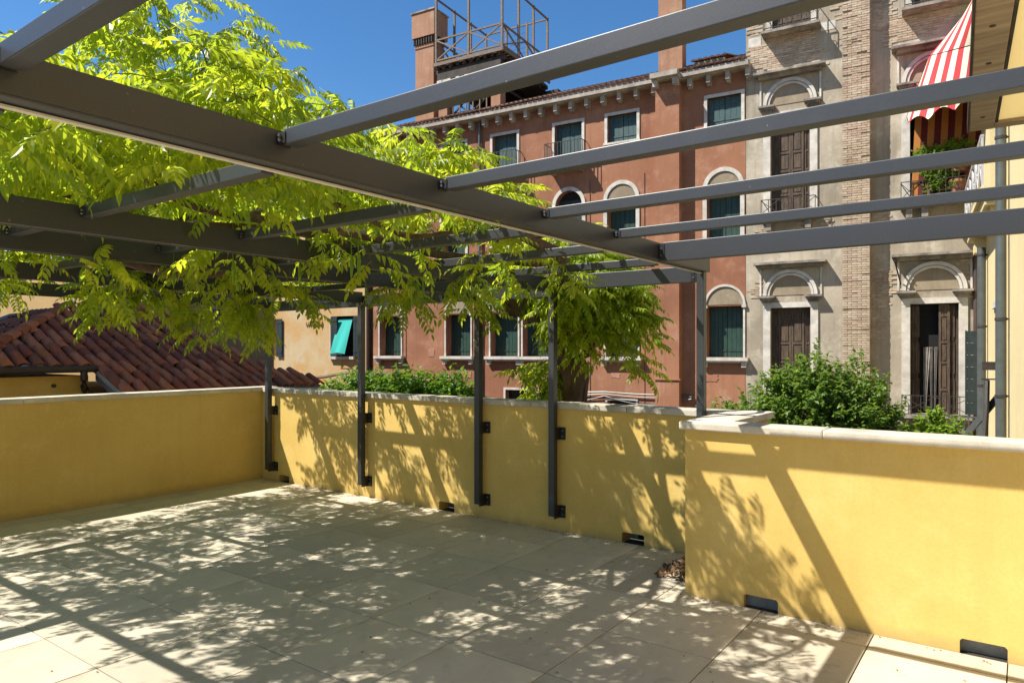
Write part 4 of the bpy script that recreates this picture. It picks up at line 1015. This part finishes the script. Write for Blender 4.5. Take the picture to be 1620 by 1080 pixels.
# taller mound behind the main beam
for (mx,my,mr,mh,mn) in ((-5.5,2.98,.62,2.05,150),(-5.0,3.5,.80,1.05,85),(-6.3,3.3,.7,.75,30),(-4.4,3.1,.6,.45,20)):
    for k in range(mn):
        a=rs.uniform(0,2*math.pi); q=math.sqrt(rs.rand()); x=mx+q*mr*math.cos(a); y=my+q*mr*math.sin(a); z=2.75+rs.rand()**.6*mh*(1-q*q*.8)
        shoot((x,y,z),(math.cos(a)*.6,math.sin(a)*.6,rs.uniform(.2,1.1)),rs.uniform(.25,.5),rs.uniform(.1,.5))
NT=len(shoots)
# mass round the trunk outside the far wall
for k in range(185):
    v=rs.normal(0,1,3); v/=np.linalg.norm(v); r=rs.rand()**.4; x=-3.42+v[0]*.38*r; y=6.05+v[1]*.30*r; z=2.22+v[2]*.44*r
    if z<1.85: x=max(x,-3.52)
    shoot((x,y,z),(v[0]+.25,v[1]*.6-.1,v[2]*.5+.2),rs.uniform(.2,.36),rs.uniform(.15,.6))
for k in range(90):
    x=rs.uniform(-4.0,-3.1); shoot((x,rs.uniform(5.7,6.5),rs.uniform(2.2,2.6)),(rs.uniform(-1,1),rs.uniform(-1,1),.5),rs.uniform(.25,.45),.5)
for k in range(22):
    x=rs.uniform(-4.15,-3.75); shoot((x,6.0+rs.uniform(0,.4),rs.uniform(1.2,1.55)),(rs.uniform(-1,.2),-.3,rs.uniform(-.3,.5)),rs.uniform(.2,.35),.6)
for (x,y,z,dx,dz) in ((-3.1,5.9,1.72,1,.0),(-3.1,5.9,1.6,1,-.1),(-3.05,6,1.95,.8,.1)): shoot((x,y,z),(dx,0,dz),.45,.5)
# trailing sprays under the beams
hang=[(-6.3,3.0,2.15,.34,24,.32),(-6.0,3.7,2.05,.34,24,.28),(-5.6,4.1,2.2,.22,7,.3),(-4.4,4.3,2.2,.26,12,.18),(-4.25,5.28,2.15,.34,8,.07),(-3.65,4.95,2.2,.16,5,.2),(-6.9,2.2,2.2,.26,8,.35),(-3.0,4.6,2.25,.2,5,.3),(-3.2,5.2,2.25,.2,7,.12),(-2.9,3.7,2.28,.15,4,.3),(-4.7,2.9,2.25,.18,6,.25),(-4.6,1.7,2.2,.28,8,.35),(-3.5,2.5,2.3,.15,5,.35),(-5.0,3.4,2.25,.2,6,.3),(-4.1,2.6,2.28,.2,9,.3),(-3.4,3.1,2.3,.18,8,.3),(-3.7,4.2,2.22,.26,7,.2)]
for (x,y,z,L,n,r) in hang:
    for q in range(int(n*.7+.5)):
        a=rs.uniform(0,2*math.pi); rr=r*math.sqrt(rs.rand())
        shoot((x+rr*math.cos(a),y+rr*math.sin(a),z+rs.uniform(0,.2)),(math.cos(a)*.7,math.sin(a)*.7,-.35),L*rs.uniform(.6,1.15),.8)
LP=[];LR=[]
def okp(p):
    x,y,z=p
    return x<-2.13 and not(5.2<y<5.95 and z<1.45) and z<5 and (z<3.04-.9*min(max(x+2.85+.3*max(0,y-3.3),0),1) or (x<-3.9 and y<4.6))
shoots=[(i,q) for i,q in enumerate(shoots)]
shoots=[(i,q[:next((k for k in range(len(q)) if not okp(q[k])),len(q))]) for i,q in shoots]
shoots=[(i,q) for i,q in shoots if len(q)>=3]
low=[i>=NT for i,q in shoots]; shoots=[q for i,q in shoots]
def addleaf(p,d,side,lowok,sc=1):
    # leaf leaves the shoot sideways and droops
    if p[2]<(2.22 if p[1]<3.2 else 2.32) and not lowok: return
    az=math.atan2(d[1],d[0])+side*rs.uniform(.7,1.5); ry=rs.uniform(-.35,.6) if not lowok else rs.uniform(-.1,.85); rx=rs.uniform(-.5,.5)
    LP.append(p); LR.append((rx,ry,az,sc*rs.uniform(.75,1.15)))
for s,lo in zip(shoots,low):
    L=np.linalg.norm(np.diff(s,axis=0),axis=1).sum(); n=max(3,int(L/.050))
    for k in range(n):
        t=(k+.5)/n*(len(s)-1); i=int(t); fr=t-i; p=s[i]*(1-fr)+s[i+1]*fr; d=s[i+1]-s[i]
        addleaf(p,d,1 if k%2 else -1,lo)
    addleaf(s[-1],s[-1]-s[-2],.1,lo)
LP=np.array(LP); LR=np.array(LR)
print('wisteria leaves',len(LP))
FWv=np.array([-math.sin(YAW),math.cos(YAW),0]); RTv=np.array([math.cos(YAW),math.sin(YAW),0])
rel=LP-np.array([0,0,1.65]); dep=rel@FWv
vis=(dep>.5)&(np.abs((rel@RTv)/dep)<.73)&(np.abs(rel[:,2]/dep)<.5)
order=np.argsort(np.where(vis,dep,99)); near=order[:290]; far=np.setdiff1d(np.arange(len(LP)),near)
o=scatter('foliage',TEMPL,LP[far],LR[far,0],LR[far,1],LR[far,2],LR[far,3],M['leaf'],wi,(-3.8,6.35,-4))
lm=[]
for v,f in TEMPL:
    me=bpy.data.meshes.new('leaf'); me.from_pydata([tuple(a) for a in v],[],[tuple(int(i) for i in a) for a in f]); me.materials.append(M['leaf']); me.update(); lm.append(me)
for i in near:
    o=bpy.data.objects.new('leaf',lm[rs.randint(8)]); COL.objects.link(o); o.parent=wi
    o.location=(LP[i,0]+3.8,LP[i,1]-6.35,LP[i,2]+4); o.rotation_euler=tuple(LR[i,:3]); o.scale=(LR[i,3],)*3
m=MB()
for s in shoots: m.tube([tuple(q) for q in s[::2]],[.0035,.003,.0025,.002,.0015][:len(s[::2])],3,cap=False)
m.build('twigs',M['twig'],wi,kind='stuff')
# seed pods hanging through
for k in range(12):
    x,y=rs.uniform(-4.8,-2.8),rs.uniform(2.0,4.6); z=2.17; m=MB(); m.tube([(x,y,z+.25),(x,y,z),(x+.005,y,z-.04),(x+.002,y,z-.10),(x,y,z-.14)],[.001,.003,.011,.009,.002],6)
    m.build('seed_pod',M['roundleaf'],wi,smooth=True)
# trunk
def gnarl(pts,rad,n=14,sub=5,amp=.16,seed=0):
    rr=np.random.RandomState(seed); P_=[];Rr=[]
    for i in range(len(pts)-1):
        for q in range(sub):
            t=q/sub; p0=np.array(pts[max(i-1,0)]);p1=np.array(pts[i]);p2=np.array(pts[i+1]);p3=np.array(pts[min(i+2,len(pts)-1)])
            P_.append(.5*((2*p1)+(-p0+p2)*t+(2*p0-5*p1+4*p2-p3)*t*t+(-p0+3*p1-3*p2+p3)*t**3)); Rr.append(rad[i]*(1-t)+rad[i+1]*t)
    P_.append(np.array(pts[-1])); Rr.append(rad[-1]); m=MB(); m.tube([tuple(p) for p in P_],Rr,n)
    ph=rr.uniform(0,6,4)
    for ri in range(len(P_)):
        c=P_[ri]
        for k in range(n):
            i=ri*n+k; a=2*math.pi*k/n; f=1+amp*(.6*math.sin(3*a+ri*.35+ph[0])+.4*math.sin(5*a-ri*.5+ph[1])+.35*math.sin(ri*1.3+ph[2]+a))
            v=np.array(m.v[i]); m.v[i]=tuple(c+(v-c)*f)
    return m
gnarl([(-3.80,6.35,-4),(-3.84,6.38,-2),(-3.90,6.35,0),(-3.88,6.32,.9),(-3.80,6.3,1.35),(-3.90,6.2,1.75),(-4.1,6.1,2.05)],[.26,.22,.19,.17,.16,.15,.12],18,6,.2,1).build('trunk',M['bark'],wi,smooth=True)
gnarl([(-3.66,6.33,-4),(-3.72,6.25,0),(-3.78,6.2,.9),(-3.66,6.25,1.5),(-3.45,6.2,2.1)],[.15,.12,.11,.09,.06],12,5,.2,2).build('trunk',M['bark'],wi,smooth=True)
gnarl([(-4.0,6.12,2.02),(-4.25,5.8,2.16),(-4.35,5.5,2.28),(-4.5,5.0,2.36),(-4.3,4.2,2.38),(-4.55,3.3,2.36),(-4.2,2.6,2.40)],[.14,.12,.10,.07,.055,.045,.03],12,5,.16,3).build('branch',M['bark'],wi,smooth=True)
gnarl([(-4.0,6.1,2.05),(-3.7,5.7,2.25),(-3.3,5.2,2.38),(-2.9,4.6,2.40),(-2.7,3.8,2.42)],[.11,.08,.06,.04,.025],10,5,.16,4).build('branch',M['bark'],wi,smooth=True)
gnarl([(-4.5,5.0,2.36),(-5.2,4.5,2.34),(-5.9,3.9,2.37),(-6.6,3.3,2.34),(-7.4,3.0,2.36)],[.06,.055,.045,.035,.02],10,5,.16,5).build('branch',M['bark'],wi,smooth=True)
gnarl([(-4.5,3.4,2.35),(-4.9,2.7,2.20),(-5.3,2.2,2.36),(-5.6,1.7,2.36)],[.04,.035,.03,.02],8,5,.16,6).build('branch',M['bark'],wi,smooth=True)
gnarl([(-3.1,4.9,2.36),(-3.6,4.0,2.38),(-3.3,3.0,2.36),(-3.6,2.1,2.42),(-3.3,1.6,2.48)],[.035,.03,.028,.022,.012],8,5,.16,7).build('branch',M['bark'],wi,smooth=True)
gnarl([(-5.2,4.5,2.34),(-5.3,3.8,2.5),(-5.2,3.3,3.0),(-5.4,3.1,3.6)],[.05,.04,.03,.015],8,5,.16,8).build('branch',M['bark'],wi,smooth=True)

for q in range(9):
    x=-2.6-.55*q+rs.uniform(-.2,.2); y0=rs.uniform(1.0,2.4); pts=[]; z0=rs.choice([2.34,2.42,2.5])
    for k in range(6): pts.append((x+.16*math.sin(k*1.9+q),y0+.62*k,z0+.07*math.sin(k*2.3+q*1.1)))
    gnarl(pts,[.012,.016,.02,.022,.024,.026],7,4,.18,20+q).build('branch',M['bark'],wi,smooth=True)
# ------------------------------------------------------------------ shrubs
def sleaf(L,W):
    v,f=leaflet(L,W,.2); return (v,f)
def shrub(name,label,cat,base,blobs,T_,n,mat,scv=(.7,1.2),seed=1,kind_part='foliage'):
    rr=np.random.RandomState(seed); o=root(name,label,cat,base); Pp=[];rot=[]
    wts=np.array([b[3]*b[4]*b[5] for b in blobs]); wts*=np.array([.25 if b[2]<-.5 else 1 for b in blobs]); wts/=wts.sum()
    m=MB()
    per=14
    for k in range(n//per):
        b=blobs[rr.choice(len(blobs),p=wts)]; v=rr.normal(0,1,3); v/=np.linalg.norm(v); r=rr.rand()**.33*(1+.22*math.sin(7*v[0]+3*v[2]*5)*rr.rand())*(1.28 if rr.rand()<.07 else 1)
        p=np.array([b[0]+v[0]*b[3]*r,b[1]+v[1]*b[4]*r,b[2]+v[2]*b[5]*r]); d=v+np.array([0,0,.8]); d/=np.linalg.norm(d); L=rr.uniform(.15,.34)*b[6]
        m.tube([tuple(p-d*L*.6),tuple(p+d*L)],[.006*b[6],.002],3,cap=False)
        for q in range(per):
            t=rr.rand(); Pp.append(p+d*L*t+rr.normal(0,.012,3)); rot.append((rr.uniform(-1,1),rr.uniform(-1.0,.7),rr.uniform(0,6.28),rr.uniform(*scv)))
    rot=np.array(rot); scatter('foliage',T_,np.array(Pp),rot[:,0],rot[:,1],rot[:,2],rot[:,3],mat,o,base)
    m.build('twigs',M['twig'],o,kind='stuff')
    for b in blobs[:4]:
        gnarl([(base[0],base[1],base[2]),(base[0]*.7+b[0]*.3,base[1]*.7+b[1]*.3,base[2]*.4+b[2]*.6),(b[0],b[1],b[2])],[.06,.045,.02],8,4,.1,seed).build('stem',M['bark'],o,smooth=True)
    return o
T1=[sleaf(.075,.044),sleaf(.085,.046)]; T2=[sleaf(.10,.042),sleaf(.085,.038)]; T3=[sleaf(.075,.06),sleaf(.065,.055)]
# loose green tree in the garden in front of the grey palazzo
shrub('garden_tree','loose leafy green tree rising from the garden in front of the grey palazzo','tree',(-3.0,12.2,-4),
      [(-2.95,12.0,.50,.62,.6,.72,1),(-3.6,11.6,.15,.55,.5,.6,1),(-2.35,12.4,.50,.55,.5,.70,1),(-2.75,12.1,1.0,.30,.35,.45,1),(-3.15,11.8,.95,.3,.35,.32,1),(-2.15,12.6,1.0,.22,.3,.42,1),(-3.0,12,-1.2,1.2,1.1,1.0,1),(-1.95,12.7,.25,.40,.5,.50,1),(-4.0,11.4,.30,.32,.4,.36,1),(-2.12,12.55,1.45,.06,.08,.25,.7),(-2.75,12.1,1.4,.12,.1,.25,.8)],T1,38000,M['shrubleaf'],seed=3)
shrub('garden_shrub','low dark green bush between the loose garden tree and the round bright bush','shrub',(-1.4,12.7,-4),[(-1.98,12.75,.10,.22,.30,.33,1),(-1.9,12.7,-.8,.4,.5,.8,1)],T1,3600,M['shrubleaf'],seed=4)
shrub('garden_shrub','round bright green bush in front of the iron balcony at the right','shrub',(-.95,12.7,-4),[(-1.15,12.75,.08,.32,.32,.46,1),(-1.02,12.8,-.15,.32,.4,.5,1),(-1.25,12.7,-.2,.28,.36,.5,1)],T3,8000,M['roundleaf'],seed=5)
shrub('hedge','bright green hedge showing over the far parapet between the first posts','hedge',(-7.2,7.2,-4),
      [(-7.75+.36*k,6.9+.25*k,.82+.05*math.sin(k*1.7),.34,.40,.34,1) for k in range(0,4)],T2,15000,M['hedgeleaf'],seed=6)
# plants on the balcony under the awning
def fpt(s,d,z): 
    c,sn=math.cos(FA),math.sin(FA); return (P0.x+c*s+sn*d,P0.y+sn*s-c*d,z)
bx=froot('balcony','shallow stone balcony with iron front carrying the potted plants','balcony',9.5,-.45,5.7)
m=MB(); m.box(9.15,10.12,-.85,-.02,5.74,5.82); m.box(9.2,10.1,-.8,-.02,5.62,5.739); m.build('slab',M['dirtystone'],bx)
m=MB()
for k in range(7): m.box(9.2+k*.145,9.215+k*.145,-.84,-.825,5.821,6.75)
for z in (5.9,6.2,6.5,6.75): m.box(9.2,10.1,-.845,-.82,z,z+.015)
m.build('railing',M['iron'],bx)
for (s,z,sz,lab) in ((9.68,6.38,.22,'terracotta pot in the iron basket, upper one under the bright leaves'),(9.62,5.825,.2,'terracotta pot standing low on the balcony slab behind the iron bars')):
    q=fpt(s,.62,z); pt=root('flower_pot',lab,'flower pot',q)
    m=MB(); m.tube([(q[0],q[1],z),(q[0],q[1],z+.26),(q[0],q[1],z+.27),(q[0],q[1],z+.34)],[sz*.7,sz*.95,sz*1.08,sz*1.08],14); m.build('pot_body',M['terracotta'],pt,smooth=True)
    m=MB(); m.tube([(q[0],q[1],z+.3401),(q[0],q[1],z+.345)],sz*.9,14); m.build('soil',M['bark'],pt)
q=fpt(9.62,.6,6.72); shrub('potted_plant','bright green leafy plant at the top of the balcony pots','plant',q,[(q[0],q[1],6.98,.34,.25,.18,.7),(q[0]-.3,q[1],6.9,.25,.25,.15,.7)],T3,1100,M['roundleaf'],seed=8)
q=fpt(9.0,.5,5.85); shrub('climbing_plant','dark feathery plant climbing at the left of the balcony pots','plant',q,[(q[0]+.15,q[1],6.6,.32,.2,.5,.7),(q[0]+.3,q[1],6.15,.35,.2,.35,.7),(q[0]-.1,q[1],6.85,.25,.2,.25,.7)],T1,3800,M['shrubleaf'],seed=9)

# ------------------------------------------------------------------ leaf litter
dl=root('dry_leaf_pile','small heap of brown dry leaves swept into the wall corner','leaves',(-2.1,5.1,0))
n=650; u_=rs.rand(n); xx=-1.88-.32*rs.rand(n)**1.8; yy=4.78+.55*rs.rand(n)**1.2; hh=.15*np.clip(1-(-1.88-xx)/.40,0,1)*np.clip(1-np.abs(yy-5.05)/.42,0,1)
LPp=np.stack([xx,yy,.006+hh*rs.rand(n)],1); scatter('leaf_litter',[sleaf(.04,.02),sleaf(.03,.018)],LPp,rs.uniform(-1,1,n),rs.uniform(-1,1,n),rs.uniform(0,6.28,n),rs.uniform(.6,1.3,n),M['dryleaf'],dl,(-2.1,5.1,0))
n=520; xx=rs.uniform(-7.9,1.0,n); yy=rs.uniform(1.0,5.4,n); edge=rs.rand(n)<.6
yy=np.where(edge,np.where(xx<-1.9,5.46,4.54)-np.abs(rs.normal(0,.04,n)),yy); ok=~((xx>-1.95)&(yy>4.54)); xx,yy=xx[ok],yy[ok]; n=len(xx)
fo=scatter('fallen_leaves',[sleaf(.018,.010),sleaf(.012,.009)],np.stack([xx,yy,np.full(n,.004)],1),rs.uniform(-.3,.3,n),rs.uniform(-.3,.2,n),rs.uniform(0,6.28,n),rs.uniform(.6,1.3,n),M['dryleaf'],None,(0,0,0))
tag(fo,'tiny dry leaf bits scattered over the pale floor tiles','leaves')
